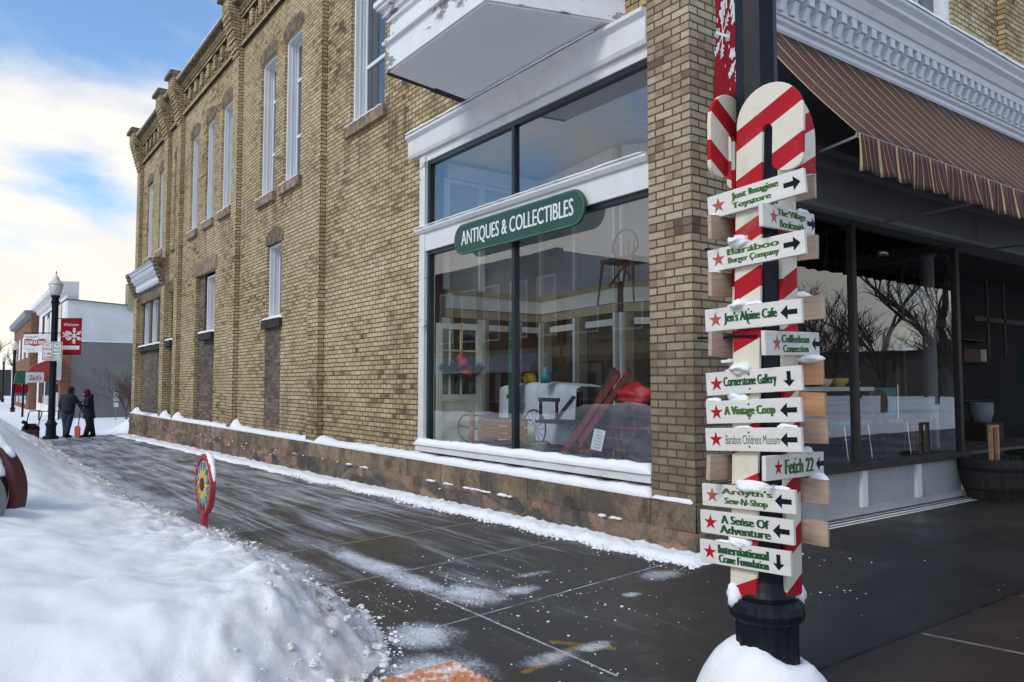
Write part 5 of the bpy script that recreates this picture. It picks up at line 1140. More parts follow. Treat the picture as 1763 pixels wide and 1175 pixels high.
def coat(parent, rings, mat, name='coat'):
    m_ = MB(); n = 18; vs = []
    for (cx_, cy_, z, a, b) in rings:
        for j in range(n):
            q = 2*PI*j/n; k = 1+0.05*noise.noise(Vector((math.cos(q)*2, math.sin(q)*2, z*6))); vs.append((cx_+a*k*math.cos(q), cy_+b*k*math.sin(q), z))
    m_.add(vs, [(i*n+j, i*n+(j+1) % n, (i+1)*n+(j+1) % n, (i+1)*n+j) for i in range(len(rings)-1) for j in range(n)] + [tuple(range(n)), tuple(range((len(rings)-1)*n, len(rings)*n))])
    return m_.build(name, mat, parent, smooth=True, local=True)
coat(man, [(0.0, 0, 0.88, 0.205, 0.165), (0.0, 0, 0.95, 0.215, 0.175), (0.0, 0, 1.05, 0.225, 0.18), (0.01, 0, 1.25, 0.245, 0.18), (0.02, 0, 1.40, 0.235, 0.165), (0.03, 0, 1.47, 0.17, 0.13), (0.04, 0, 1.53, 0.11, 0.10)], 'hoodie', 'hoodie')
def head_bits(parent, c, hat, face=None):
    m_ = MB(); c = Vector(c); m_.blob(c+Vector((-0.01, 0, 0.045)), (0.112, 0.118, 0.125), 16, 12, 0.06, 2); m_.blob(c+Vector((-0.03, 0, -0.05)), (0.085, 0.09, 0.08), 14, 9, 0.08, 2); m_.build('hat', hat, parent, smooth=True, local=True)
    if face:
        f_ = MB(); d = Vector(face).normalized(); f_.blob(c+d*0.055+Vector((0, 0, -0.01)), (0.065, 0.07, 0.09), 14, 10, 0.04); f_.blob(c+d*0.13+Vector((0, 0, -0.01)), (0.016, 0.016, 0.022), 8, 6, 0.05)
        s_ = d.cross(Vector((0, 0, 1)))
        for e in (-1, 1): f_.blob(c+s_*e*0.09+Vector((0, 0, 0.0)), (0.014, 0.02, 0.03), 8, 6, 0.05)
        fo = f_.build('face', 'skin', parent, smooth=True, local=True)
        e_ = MB()
        for e in (-1, 1): e_.blob(c+d*0.112+s_*e*0.028+Vector((0, 0, 0.022)), (0.010, 0.010, 0.007), 8, 6, 0)
        e_.blob(c+d*0.115+Vector((0, 0, -0.055)), (0.022, 0.018, 0.006), 8, 6, 0); e_.build('eyes_and_mouth', 'dark_wood', fo, local=True)
head_bits(man, (0.09, 0, 1.63), 'black_cloth', (0.8, 0.55, 0))
# woman with the shovel: side view facing left
wo_ = figure_root('person in long dark coat and dark red knit hat leaning on a snow shovel', (-1.50, 26.15, -0.36))
J2 = {'pelvis': ((0.02, 0, 0.88), (0.13, 0.14)), 'waist': ((0.02, 0, 1.04), (0.13, 0.15)), 'chest': ((0.0, 0, 1.25), (0.14, 0.17)), 'neck': ((-0.02, 0, 1.42), 0.06), 'head': ((-0.05, 0, 1.50), (0.095, 0.09)), 'crown': ((-0.05, 0, 1.62), (0.085, 0.08)),
      'hipL': ((0.0, -0.08, 0.82), 0.095), 'kneeL': ((0.03, -0.09, 0.45), 0.075), 'ankL': ((-0.06, -0.08, 0.10), 0.05), 'hipR': ((0.04, 0.08, 0.82), 0.095), 'kneeR': ((0.10, 0.08, 0.46), 0.075), 'ankR': ((0.17, 0.09, 0.11), 0.05),
      'shL': ((0.0, -0.17, 1.36), 0.07), 'elL': ((-0.03, -0.21, 1.10), 0.058), 'wrL': ((-0.20, -0.14, 1.17), 0.042), 'shR': ((0.0, 0.17, 1.36), 0.07), 'elR': ((-0.02, 0.21, 1.10), 0.058), 'wrR': ((-0.19, 0.03, 1.12), 0.042)}
skin_body('body', wo_, J2, E_, 'navy_coat'); hand(wo_, (-0.20, -0.14, 1.17), (-0.9, 0.3, 0.1), 1.0); hand(wo_, (-0.19, 0.03, 1.12), (-0.9, -0.2, 0.1), 1.0)
legs(wo_, J2, 'black_cloth'); shoe(wo_, (-0.06, -0.08, 0), (-1, 0, 0)); shoe(wo_, (0.17, 0.09, 0), (-1, 0.1, 0))
coat(wo_, [(0.03, 0, 0.66, 0.195, 0.20), (0.03, 0, 0.80, 0.19, 0.20), (0.02, 0, 0.98, 0.165, 0.185), (0.01, 0, 1.15, 0.165, 0.19), (0.0, 0, 1.32, 0.16, 0.195), (0.0, 0, 1.40, 0.12, 0.14), (-0.01, 0, 1.45, 0.09, 0.09)], 'navy_coat')
hd = MB(); hd.blob((0.075, 0, 1.43), (0.09, 0.12, 0.11), 14, 10, 0.2, 2); hd.build('hood', 'navy_coat', wo_, smooth=True, local=True)
head_bits(wo_, (-0.05, 0, 1.54), 'knit_red', (-1, -0.15, 0))
shv = thing('snow_shovel', 'snow shovel with orange red blade held upright by the person in the long coat', 'shovel', (-1.75, 26.12, -0.34))
a = MB(); a.tube([(-1.72, 26.18, 0.90), (-1.80, 26.15, 0.02)], 0.016, 8); a.tube([(-1.79, 26.18, 0.90), (-1.65, 26.18, 0.91)], 0.018, 8); a.build('handle', 'dark_wood', shv)
a = MB(); a.prism([(-0.15, 0.0), (0.15, 0.0), (0.17, 0.30), (0.10, 0.38), (-0.10, 0.38), (-0.17, 0.30)], -0.02, 0.02, lambda u, v, w: (-1.82+u*0.35+w, 26.13-u*0.9, -0.33+v)); a.build('blade', 'shovel_orange', shv)
# snow blower
sb_ = thing('snow_blower', 'small black and red snow blower with looped handle on the snowy walk', 'snow blower', (-3.25, 25.6, -0.32))
b = MB(); b.blob((-3.25, 25.6, 0.02), (0.26, 0.22, 0.18), 16, 10, 0.25, 3); b.build('engine', 'black_cloth', sb_, True)
b = MB(); b.box(-3.50, -3.02, 25.35, 25.52, -0.32, 0.0); b.bar((-3.5, 25.36, -0.28), (-3.02, 25.36, -0.28), 0.05, 0.1); soft(b.build('auger_housing', 'paint_dark_red', sb_), 0.03)
b = MB(); b.tube([(-3.40, 25.65, 0.05), (-3.30, 25.8, 0.55), (-3.26, 25.82, 0.62), (-2.98, 25.80, 0.62), (-2.93, 25.78, 0.55), (-3.05, 25.65, 0.05)], 0.018, 8); b.build('handle', 'iron', sb_)
b = MB(); b.tube([(-3.38, 25.45, 0.05), (-3.40, 25.42, 0.22), (-3.50, 25.38, 0.28)], [0.07, 0.065, 0.06], 10); b.build('chute', 'arrow_black', sb_, True)
for yy, xx in ((25.75, -3.45), (25.75, -3.03)):
    b = MB(); b.tube([(xx-0.04, yy, -0.20), (xx+0.04, yy, -0.20)], 0.13, 18); b.build('wheel', 'black_cloth', sb_)

# ================================================================= BUILDINGS UP THE STREET
blk = thing('white_block_building', 'white and grey painted brick block building with blank side wall', 'building', (3, 52, -0.35))
a = MB(); a.add([(-0.35, 45, 4.0), (9, 45, 4.0), (9, 45, 5.85), (-0.35, 45, 6.32), (-0.35, 60, 4.0), (9, 60, 4.0), (9, 60, 5.85), (-0.35, 60, 6.32)], [(0, 1, 2, 3), (4, 7, 6, 5), (1, 5, 6, 2), (0, 3, 7, 4), (3, 2, 6, 7)]); a.build('upper_wall', 'wall_white', blk)
a = MB(); a.box(-0.1, 9, 44.96, 60, -0.6, 4.0); a.build('side_wall', 'wall_grey', blk)
a = MB(); a.box(-0.62, -0.101, 44.95, 45.6, -0.6, 3.98); a.build('brick_pier', 'orange_brick', blk)
a = MB(); a.box(-0.40, -0.02, 45.62, 63, -0.6, 7.0); a.box(-0.39, 0.2, 45.2, 45.6, 4.0, 7.0); a.build('front_wall', 'wall_white', blk)
a = MB(); a.prism([(-0.39, 6.7), (-0.55, 6.75), (-0.65, 7.0), (-0.9, 7.1), (-0.95, 7.35), (0.2, 7.4), (0.2, 7.002), (-0.39, 7.002)], 45.2, 63.2, lambda x, z, y: (x, y, z)); a.build('cornice', 'wall_white', blk)
a = MB(); a.box(-0.45, 9.05, 44.9, 60, 6.33, 6.36); a.v = [(x, y, z - (x+0.35)*0.0503) for x, y, z in a.v]; a.build('roof_edge', 'dark_stone', blk)
for i in range(4):
    a = MB(); a.box(-0.43, -0.401, 47.5+3.6*i, 49+3.6*i, 4.4, 6.4); w_ = a.build('window', 'upper_pane', blk)
for i in range(3):
    a = MB(); a.box(-0.44, -0.401, 47+5*i, 51.0+5*i, 0.2, 2.6); a.build('shop_window', 'upper_pane', blk)
a = MB(); a.box(-0.1, 9, 44.94, 44.959, 3.95, 4.04); a.build('white_ledge', 'snow', blk)
a = MB(); a.box(2.7, 3.6, 44.8, 45.8, 5.9, 7.5); a.build('chimney', 'cream_wall', blk)
aw2 = MB(); aw2.prism([(-0.63, 3.0), (-0.80, 2.85), (-0.92, 2.5), (-0.95, 2.2), (-0.95, 1.75), (-0.63, 1.75)], 44.3, 45.5, lambda x, z, y: (x, y, z)); o = aw2.build('awning', 'awning_white'); tag(o, 'white awning with snow on the corner of the white block building', 'awning')
aw3 = thing('awning', 'awning with red, white and green bands and a name, farther along the white building', 'awning', (-1.5, 49, 1.8))
a = MB(); a.box(-2.06, -1.13, 48.2, 48.25, 1.62, 2.22); a.build('front_panel', 'awning_white', aw3)
a = MB(); a.prism([(-0.42, 3.0), (-1.0, 2.95), (-1.7, 2.62), (-2.02, 2.24), (-1.13, 2.24), (-1.13, 1.7), (-0.42, 1.7)], 48.26, 49.2, lambda x, z, y: (x, y, z)); a.build('red_canopy', 'paint_red', aw3)
a = MB(); a.prism([(-2.62, 1.55), (-2.07, 1.55), (-2.07, 2.22), (-2.25, 2.34), (-2.5, 2.2)], 48.2, 49.2, lambda x, z, y: (x, y, z)); a.build('green_side', 'awning_green', aw3)
tb = text_mb("Zach's", 0.60, 0.30, shear=0.25, bold=0.01); tb.xf(frame((-1.58, 48.195, 1.92), (1, 0, 0), (0, 0, 1))); tb.build('lettering', 'letter_black', aw3)
a = MB(); a.tube([(-2.12, 48.6, -0.4), (-2.12, 48.6, 1.6)], 0.06, 8); a.build('post', 'iron', aw3)
hs_ = MB(); hs_.box(-0.62, 0.62, -0.48, 0.48, -0.04, 0.0); o = hs_.build('hanging_sign', 'letter_white'); o.matrix_basis = frame((-2.02, 42.6, 3.67), (0.81, -0.59, 0), (0, 0, 1)); o.scale = (1, 1, 1)
tag(o, 'white hanging shop sign with black script and a red wavy band', 'sign')
a = MB(); n = 14; a.add([(-0.58+1.16*i/n, 0.05+0.04*math.sin(i*0.7)+s_*0.16, 0.002) for i in range(n+1) for s_ in (-1, 1)], [(i*2, i*2+2, i*2+3, i*2+1) for i in range(n)]); a.build('red_band', 'paint_red', o, local=True)
text_mb('SEW-N-VAC', 1.08, 0.20, 0, 0.05, 0.003, fat=0.02, copies=3).build('lettering', 'letter_white', o, local=True); text_mb("Ardyth's", 0.66, 0.15, -0.2, 0.33, 0.002, shear=0.3).build('lettering', 'letter_black', o, local=True); text_mb('365-1100', 0.4, 0.06, -0.25, -0.33, 0.002).build('lettering', 'letter_black', o, local=True)
a = MB(); a.tube([(-0.66, 0.55, -0.02), (1.9, 0.55, -0.02)], 0.025, 6); a.tube([(-0.5, 0.48, -0.02), (-0.5, 0.55, -0.02)], 0.015, 6); a.tube([(0.5, 0.48, -0.02), (0.5, 0.55, -0.02)], 0.015, 6); a.build('bracket', 'iron', o, local=True)
br2 = thing('red_brick_building', 'red brown brick building beyond the white one up the street', 'building', (3, 70, -0.35))
a = MB(); a.box(-0.9, 12, 63.3, 84, -0.6, 6.9); a.build('wall', 'red_brick', br2)
a = MB(); a.prism([(-0.9, 6.6), (-1.25, 6.7), (-1.35, 7.1), (0, 7.2), (0, 6.9), (-0.9, 6.9)], 63.28, 84.1, lambda x, z, y: (x, y, z)); a.build('cornice', 'grey_trim', br2)
for i in range(4):
    a = MB(); a.box(-0.94, -0.901, 65+4.6*i, 66.6+4.6*i, 3.6, 5.4); a.build('window', 'clean_white', br2)
    a = MB(); a.box(-0.95, -0.901, 64.6+4.6*i, 67.6+4.6*i, 0.0, 2.3); a.build('shop_window', 'upper_pane', br2)
# accessible parking sign
hcp = thing('parking_sign', 'small white and green accessible parking sign on a thin post by the grey wall', 'sign', (1.65, 41, -0.35))
a = MB(); a.box(1.49, 1.80, 41, 41.01, 0.58, 1.22); a.box(1.53, 1.76, 41, 41.01, 0.30, 0.54); a.build('plate', 'letter_white', hcp)
a = MB()
for q in ((1.50, 1.79, 1.19, 1.21), (1.50, 1.79, 0.59, 0.61), (1.50, 1.52, 0.61, 1.19), (1.77, 1.79, 0.61, 1.19), (1.53, 1.76, 1.09, 1.17)): a.box(q[0], q[1], 40.994, 40.999, q[2], q[3])
a.build('border', 'letter_dark_green', hcp)
a = MB(); a.lathe([(0.03, 0), (0.03, 0.004)], (0, 0, 0), 10); a.xf(frame((1.64, 40.998, 1.02), (1, 0, 0), (0, 0, 1))); a.bar((1.635, 40.996, 0.99), (1.635, 40.996, 0.85), 0.005, 0.04); a.bar((1.635, 40.996, 0.86), (1.70, 40.996, 0.85), 0.005, 0.03); a.bar((1.70, 40.996, 0.86), (1.73, 40.996, 0.74), 0.005, 0.03)
for i in range(12): a_ = R(60+i*25); a.bar((1.635+0.085*math.cos(a_), 40.996, 0.82+0.085*math.sin(a_)), (1.635+0.085*math.cos(a_+0.44), 40.996, 0.82+0.085*math.sin(a_+0.44)), 0.004, 0.022)
a.build('symbol', 'paint_blue', hcp); a = MB(); a.tube([(1.645, 41.03, -0.4), (1.645, 41.03, 1.2)], 0.025, 8); a.build('post', 'grey_trim', hcp)
# chairs stacked: small bench outside
bn = thing('bench', 'small dark slatted bench standing in snow in front of the white building', 'bench', (-1.2, 43, -0.35))
a = MB(); a.box(-1.75, -0.75, 43.0, 43.35, 0.06, 0.10); a.build('seat', 'dark_stone', bn)
for xx in (-1.7, -0.8): a = MB(); a.box(xx-0.03, xx+0.03, 43.02, 43.33, -0.38, 0.059); a.build('leg', 'dark_stone', bn)

# ---- trees
def branch_tree(mb, base, h, r0, levels=5, seed=0, spread=0.55, nb=3, up=0.15):
    rnd = random.Random(seed)
    def grow(p, d, l_, r, lev):
        pts = [p]; q = p.copy(); dd = d.copy(); k = 3
        for i in range(k):
            dd = (dd + Vector((rnd.gauss(0, 0.13), rnd.gauss(0, 0.13), rnd.gauss(up*0.3, 0.08)))).normalized(); q = q + dd*l_/k; pts.append(q.copy())
        mb.tube(pts, [r, r*0.88, r*0.76, r*0.62], 5 if lev > 1 else 3, cap=False)
        if lev == 0: return
        for i in range(nb + (1 if lev < 3 else 0)):
            ax = Vector((rnd.gauss(0, 1), rnd.gauss(0, 1), rnd.gauss(0.1, 0.5))).normalized(); nd = (dd*(1-spread*0.6) + ax*spread + Vector((0, 0, up))).normalized()
            f = rnd.uniform(0.45, 1.0) if i else 1.0; idx = min(3, int(f*3)); grow(pts[idx], nd, l_*rnd.uniform(0.58, 0.82), r*0.58, lev-1)
    grow(Vector(base), Vector((0, 0, 1)), h*0.30, r0, levels)
def bare_tree(name, base, h, r0, label, seed, mat='bare_bark', group=None, levels=5, **k):
    mb_ = MB(); branch_tree(mb_, base, h, r0, levels, seed, **k); o = MB()
    t_ = thing(name, label, 'tree', base, group); n = 3*5*0+1
    nv = 4*5; nf = 3*5
    tr = MB(); tr.v = mb_.v[:nv]; tr.f = mb_.f[:nf]; tr.build('trunk', mat, t_)
    cr2 = MB(); cr2.v = mb_.v[nv:]; cr2.f = [tuple(i-nv for i in f) for f in mb_.f[nf:]]; cr2.build('crown', mat, t_); return t_
bare_tree('bare_tree', (-1.0, 104, -0.5), 11.5, 0.35, 'large bare winter tree far up the street, right of the others', 11, group='bare trees at the end of the street')
bare_tree('bare_tree', (-4.2, 112, -0.5), 12.0, 0.4, 'bare winter tree at the far left edge of the photo', 12, group='bare trees at the end of the street')
bare_tree('bare_tree', (2.2, 120, -0.5), 12.5, 0.4, 'bare winter tree partly hidden behind the red brick building', 14, group='bare trees at the end of the street')
bu = thing('bare_bush', 'leafless reddish shrub growing against the grey wall by the brick corner', 'shrub', (2.1, 40, -0.3))
mb_ = MB()
for i in range(7): branch_tree(mb_, (2.1+random.uniform(-0.2, 0.2), 39.5+random.uniform(-0.3, 0.3), -0.3), 4.2, 0.03, 4, 30+i, 0.62, 3, 0.12)
mb_.build('twigs', 'bush_twig', bu)
far_ = MB()
for i in range(9): x = -9+i*2.3; far_.box(x, x+2.0, 150, 151, -0.4, 3+1.2*math.sin(i*2.1))
tag(far_.build('far_houses', 'store_dark'), 'dark row of far off buildings beyond the end of the street', 'buildings', kind='stuff')
# far snow heap at the corner beyond the wall
hp_ = grid_mesh('snow_heap', [-0.9+0.07*i for i in range(50)], [27.3+0.1*i for i in range(40)], lambda x, y: 0.75*math.exp(-((x-0.75)/0.75)**2-((y-29.2)/1.0)**2) + 0.05*fbm(x*2.5, y*2.5) - 0.03, 'snow'); tag(hp_, kind='structure')

# ---- across the street (seen mirrored in the shop glass)
def street_block(label, x, y0, y1, h, wall, awn):
    t_ = thing('street_building', label, 'building', (x-4, (y0+y1)/2, -0.3))
    a = MB(); a.box(x-9, x, y0, y1, -0.6, h); a.build('wall', wall, t_); a = MB(); a.box(x-0.1, x+0.35, y0, y1, h, h+0.35); a.box(x-9, x-0.1, y0, y1, h, h+0.2); a.build('roof_edge', 'roof_dark', t_)
    n_ = max(2, int((y1-y0)/2.6)); s_ = (y1-y0)/n_
    for i in range(n_):
        y = y0+s_*i; w = MB(); w.box(x-0.03, x+0.05, y+0.5, y+s_-0.5, 4.2, h-1.0); ww = w.build('window', 'clean_white', t_); w = MB(); w.box(x+0.051, x+0.06, y+0.6, y+s_-0.6, 4.3, h-1.1); w.build('pane', 'upper_pane', ww)
        w = MB(); w.box(x-0.03, x+0.05, y+0.15, y+s_-0.15, 0.3, 2.7); ww = w.build('shop_window', 'dark_sill', t_); w = MB(); w.box(x+0.051, x+0.06, y+0.25, y+s_-0.25, 0.4, 2.6); w.build('pane', 'upper_pane', ww)
    a = MB(); a.box(x+0.001, x+0.2, y0, y1, 3.0, 3.6); a.build('fascia', 'cream_wall', t_)
    if awn: a = MB(); a.prism([(x+0.2, 3.3), (x+1.8, 2.5), (x+1.8, 2.2), (x+0.2, 2.2)], y0+0.6, y1-0.6, lambda xx, z, y: (xx, y, z)); a.build('awning', 'awning_white', t_)
street_block('brown brick shop block across the street with snowy awnings, nearest the corner', -21, 2, 14, 7.2, 'red_brick', True)
street_block('tan brick block across the street between the two taller brown ones', -21, 14.2, 27, 6.6, 'brick', False)
street_block('tall brown brick block across the street, farthest from the corner', -21, 27.2, 46, 8.6, 'red_brick', True)
random.seed(21)
for i in range(16):
    x = 26 + 4.6*i + random.uniform(-1.5, 1.5); y = -(x-4)/1.9 + random.uniform(-9, 9); h_ = random.uniform(10, 14)
    bare_tree('park_tree', (x, y, -0.1), h_, 0.20, 'bare park tree across the road to the south, seen mirrored in the storefront', 50+i, group='bare park trees south of the corner', levels=5, nb=3)
nt_ = thing('low_house', 'low dark building behind the park trees to the south', 'building', (110, -58, 0)); a = MB(); a.box(95, 125, -90, -20, -0.1, 6); a.build('wall', 'store_dark', nt_); a = MB(); a.box(94, 126, -91, -19, 6.0, 6.3); a.build('roof', 'snow', nt_)

# ================================================================= IN THE SHOP WINDOW (long side)
dr = thing('panelled_door', 'old cream half glazed door leaning inside the shop window', 'door', (0.6, 4.9, 0.55))
a = MB(); x0, x1, z0, z1, y = 0.20, 0.97, 0.60, 2.38, 4.83
for q in ((x0, x0+0.09, z0, z1), (x1-0.09, x1, z0, z1), (x0+0.09, x1-0.09, z1-0.08, z1), (x0+0.09, x1-0.09, 1.27, 1.36), (x0+0.09, x1-0.09, z0, z0+0.10), (x0+0.09, x1-0.09, 0.90, 0.98)): a.box(q[0], q[1], y, y+0.05, q[2], q[3])
for xx in (0.41, 0.60): a.box(xx, xx+0.022, y+0.005, y+0.04, 1.36, 2.30)
for zz in (1.66, 1.98): a.box(x0+0.09, x1-0.09, y+0.006, y+0.039, zz, zz+0.022)
a.box(x0+0.09, x1-0.09, y+0.02, y+0.03, z0+0.1, 1.27); a.build('frame', 'door_cream', dr)
a = MB(); a.box(x0+0.09, x1-0.09, y+0.022, y+0.026, 1.36, 2.30); a.build('pane', 'clear_glass', dr)
be = thing('bell_garland', 'red bells on a tinsel garland hanging on the cream door', 'decoration', (0.58, 4.72, 1.7))
a = MB(); random.seed(9)
for i in range(900):
    t_ = random.uniform(-1, 1); c_ = Vector((0.58+0.36*t_, 4.74+random.gauss(0, 0.03), 1.74-0.06*(1-abs(t_))+random.gauss(0, 0.09*(1.2-abs(t_))))); d = Vector((random.gauss(0, 1), random.gauss(0, 1), random.gauss(0, 1))).normalized()*0.05; a.tube([c_, c_+d], [0.006, 0.001], 3, False)
a.build('garland', 'garland', be)
for (x_, z_, an) in ((0.53, 1.85, -0.5), (0.62, 1.70, 0.35)):
    a = MB(); a.lathe([(0.02, 0.10), (0.045, 0.08), (0.055, 0.03), (0.07, -0.02), (0.10, -0.07)], (0, 0, 0), 18); a.xf(Matrix.Translation((x_, 4.69, z_)) @ Matrix.Rotation(an, 4, 'Y')); a.build('bell', 'bell_red', be, True)
a = MB(); a.box(0.565, 0.59, 4.77, 4.775, 1.85, 2.40); a.build('ribbon', 'ski_yellow', be)
sl = thing('wooden_sled', 'old wooden sled with red steel runners standing on edge in the shop window', 'sled', (0.4, 3.7, 0.66))
for k in range(3): a = MB(); a.prism([(4.02, 0.81+0.09*k), (3.92, 0.79+0.09*k+(0.02 if k == 0 else 0)), (2.95, 0.80+0.09*k), (2.95, 0.875+0.09*k), (3.92, 0.875+0.09*k), (4.02, 0.86+0.09*k)], 0.36, 0.38, lambda y, z, x: (x, y, z)); a.build('slat', 'sled_wood', sl)
a = MB(); a.prism([(4.12, 0.69), (4.22, 0.69), (4.17, 1.13), (4.09, 1.12)], 0.335, 0.358, lambda y, z, x: (x, y, z)); a.build('steering_bar', 'sled_wood', sl)
a = MB()
for z in (0.745, 1.065): a.tube([(0.40, 2.9, z), (0.40, 3.6, z), (0.40, 4.15, z+ (0.02 if z > 0.9 else -0.02))], 0.012, 6)
a.tube([(0.40, 4.15, 0.725)] + [(0.40, 4.30+0.28*math.cos(R(-75+150*i/12)), 0.905+0.19*math.sin(R(-75+150*i/12))) for i in range(13)] + [(0.40, 4.15, 1.085)], 0.014, 6); a.tube([(0.40, 4.05, 0.90), (0.40, 4.55, 0.93)], 0.012, 6); a.build('runner', 'paint_dark_red', sl)
cv = thing('covered_table', 'table draped in a pale blue grey cloth inside the shop window', 'table', (1.5, 4.0, 0.55))
a = MB(); n, k_ = 40, 12; vs = []
for i in range(n+1):
    for k in range(k_+1):
        y = 3.05+1.75*i/n; q = k/k_
        if q < 0.3: x, z = 1.75-q*1.6, 1.48
        else: x, z = 1.27-0.05*(q-0.3)-0.05*math.sin(y*11+1.5*math.sin(y*4))*(q-0.3), 1.48-(q-0.3)*1.15
        vs.append((x, y, z+0.02*fbm(y*5, q*4)+(0.05*math.sin(i/n*PI))))
a.add(vs, [(i*(k_+1)+k, i*(k_+1)+k+1, (i+1)*(k_+1)+k+1, (i+1)*(k_+1)+k) for i in range(n) for k in range(k_)]); a.build('cloth', 'cloth_blue', cv, True)
a = MB(); a.box(1.35, 1.8, 3.1, 4.7, 0.55, 0.6)
for yy in (3.15, 4.65): a.box(1.4, 1.46, yy, yy+0.06, 0.6, 1.4)
a.build('leg', 'dark_wood', cv)
gp = MB(); gp.box(1.05, 1.12, 4.13, 4.28, 0.55, 2.4); gp.box(1.03, 1.14, 4.11, 4.30, 1.30, 1.36); tag(gp.build('green_post', 'awning_green'), 'narrow dark green wooden post standing beside the draped table', 'post')
wc = thing('spoked_wheel_chair', 'old chair with a black spoked wheel between the sled and the skis', 'chair', (0.85, 3.3, 0.55))
a = MB()
for rr in (0.24,): a.tube([(0.80, 3.36+rr*math.cos(2*PI*i/28), 0.93+rr*1.0*math.sin(2*PI*i/28)) for i in range(29)], 0.010, 6)
for i in range(14): q = 2*PI*i/14; a.tube([(0.80, 3.36, 0.93), (0.80, 3.36+0.24*math.cos(q), 0.93+0.24*math.sin(q))], 0.004, 4)
a.build('wheel', 'black_cloth', wc)
a = MB(); a.box(0.85, 1.25, 2.95, 3.4, 1.0, 1.04); a.bar((0.9, 3.05, 1.03), (1.1, 2.9, 1.35), 0.04, 0.05); a.box(0.86, 0.90, 2.95, 3.35, 1.28, 1.33); a.box(0.86, 0.89, 2.97, 3.0, 1.041, 1.279); a.box(0.86, 0.89, 3.30, 3.33, 1.041, 1.279); a.build('seat', 'dark_stone', wc); a = MB(); a.box(0.62, 0.63, 3.12, 3.34, 0.66, 0.98); a.build('foot_plate', 'door_cream', wc)
sk_ = [((0.55, 2.50, 0.66), (0.95, 1.95, 1.62), 'red_wood', 'left ski of the red pair leaning in the shop window'), ((0.55, 2.33, 0.66), (0.95, 1.78, 1.64), 'red_wood', 'right ski of the red pair leaning in the shop window'), ((0.75, 2.65, 0.62), (1.05, 2.12, 1.66), 'dark_wood', 'dark brown ski leaning behind the red pair in the shop window'), ((0.75, 1.20, 0.6), (0.80, 1.16, 1.78), 'ski_yellow', 'upright yellow ski by the brick pillar in the shop window')]
for a0, a1, mt, lab in sk_:
    a = MB(); v0, v1 = Vector(a0), Vector(a1); pts = [v0.lerp(v1, q/6) for q in range(7)]; d = (v1-v0).normalized(); pts.append(v1+d*0.05+Vector((-0.03, 0, 0))); s_ = d.cross(Vector((1, 0, 0))).normalized()
    vs = []
    for i, p in enumerate(pts): w = 0.042 if i < 7 else 0.012; vs += [p+s_*w, p-s_*w, p-s_*w+Vector((0.012, 0, 0)), p+s_*w+Vector((0.012, 0, 0))]
    a.add(vs, [(i*4+k, i*4+(k+1) % 4, (i+1)*4+(k+1) % 4, (i+1)*4+k) for i in range(7) for k in range(4)] + [(0, 1, 2, 3), (28, 29, 30, 31)]); tag(a.build('ski', mt), lab, 'ski', 'skis leaning in the shop window')
bl = thing('blanket_pile', 'chair heaped with a dark plaid blanket and a bright red cloth in the shop window', 'blankets', (0.95, 1.75, 0.55))
a = MB(); a.blob((0.95, 1.72, 0.95), (0.22, 0.32, 0.40), 26, 18, 0.35, 2.2, 4); a.build('plaid_blanket', 'plaid', bl, True); a = MB(); a.blob((1.02, 1.74, 1.36), (0.17, 0.29, 0.15), 22, 14, 0.4, 2.4, 8); a.build('red_cloth', 'bell_red', bl, True)
a = MB(); a.blob((0.82, 1.72, 1.18), (0.12, 0.20, 0.12), 18, 12, 0.5, 2.6, 2); a.build('knit_scarf', 'store_dark', bl, True)
nt2 = MB(); nt2.box(0.38, 0.385, -0.09, 0.09, -0.115, 0.115); no = nt2
o = MB(); o.box(-0.09, 0.09, -0.115, 0.115, -0.003, 0); o = o.build('paper_note', 'paper'); o.matrix_basis = frame((0.40, 1.70, 0.895), (0.0, -1, -0.10), (0.2, -0.1, 1)); tag(o, 'small pale paper note with handwritten lines in the shop window', 'note')
for i, (tx, w) in enumerate((('Antiques', 0.08), ('Come In', 0.11), ('A Unique', 0.10), ('Living Room', 0.12), ('upstairs', 0.10), ('Thank You', 0.09))): text_mb(tx, w, 0.020, 0, 0.085-0.034*i, 0.0005, shear=0.25).build('lettering', 'letter_black', o, local=True)
dm = thing('black_drum', 'round black fan like drum on the sill next to the brick pillar', 'drum', (0.45, 1.02, 0.55)); a = MB(); a.tube([(0.38, 1.04, 0.79), (0.50, 1.02, 0.79)], 0.19, 28); a.build('body', 'black_cloth', dm); a = MB(); a.tube([(0.375, 1.04+0.19*math.cos(2*PI*i/28), 0.79+0.19*math.sin(2*PI*i/28)) for i in range(29)], 0.014, 6); a.build('rim', 'iron', dm)
sr = MB(); sr.box(0.35, 0.62, 1.55, 2.2, 0.546, 0.70); soft(sr.build('blue_trunk', 'paint_navy'), 0.03); sr = bpy.data.objects['blue_trunk']; tag(sr, 'low dark blue case lying on the shop window floor under the note', 'case')
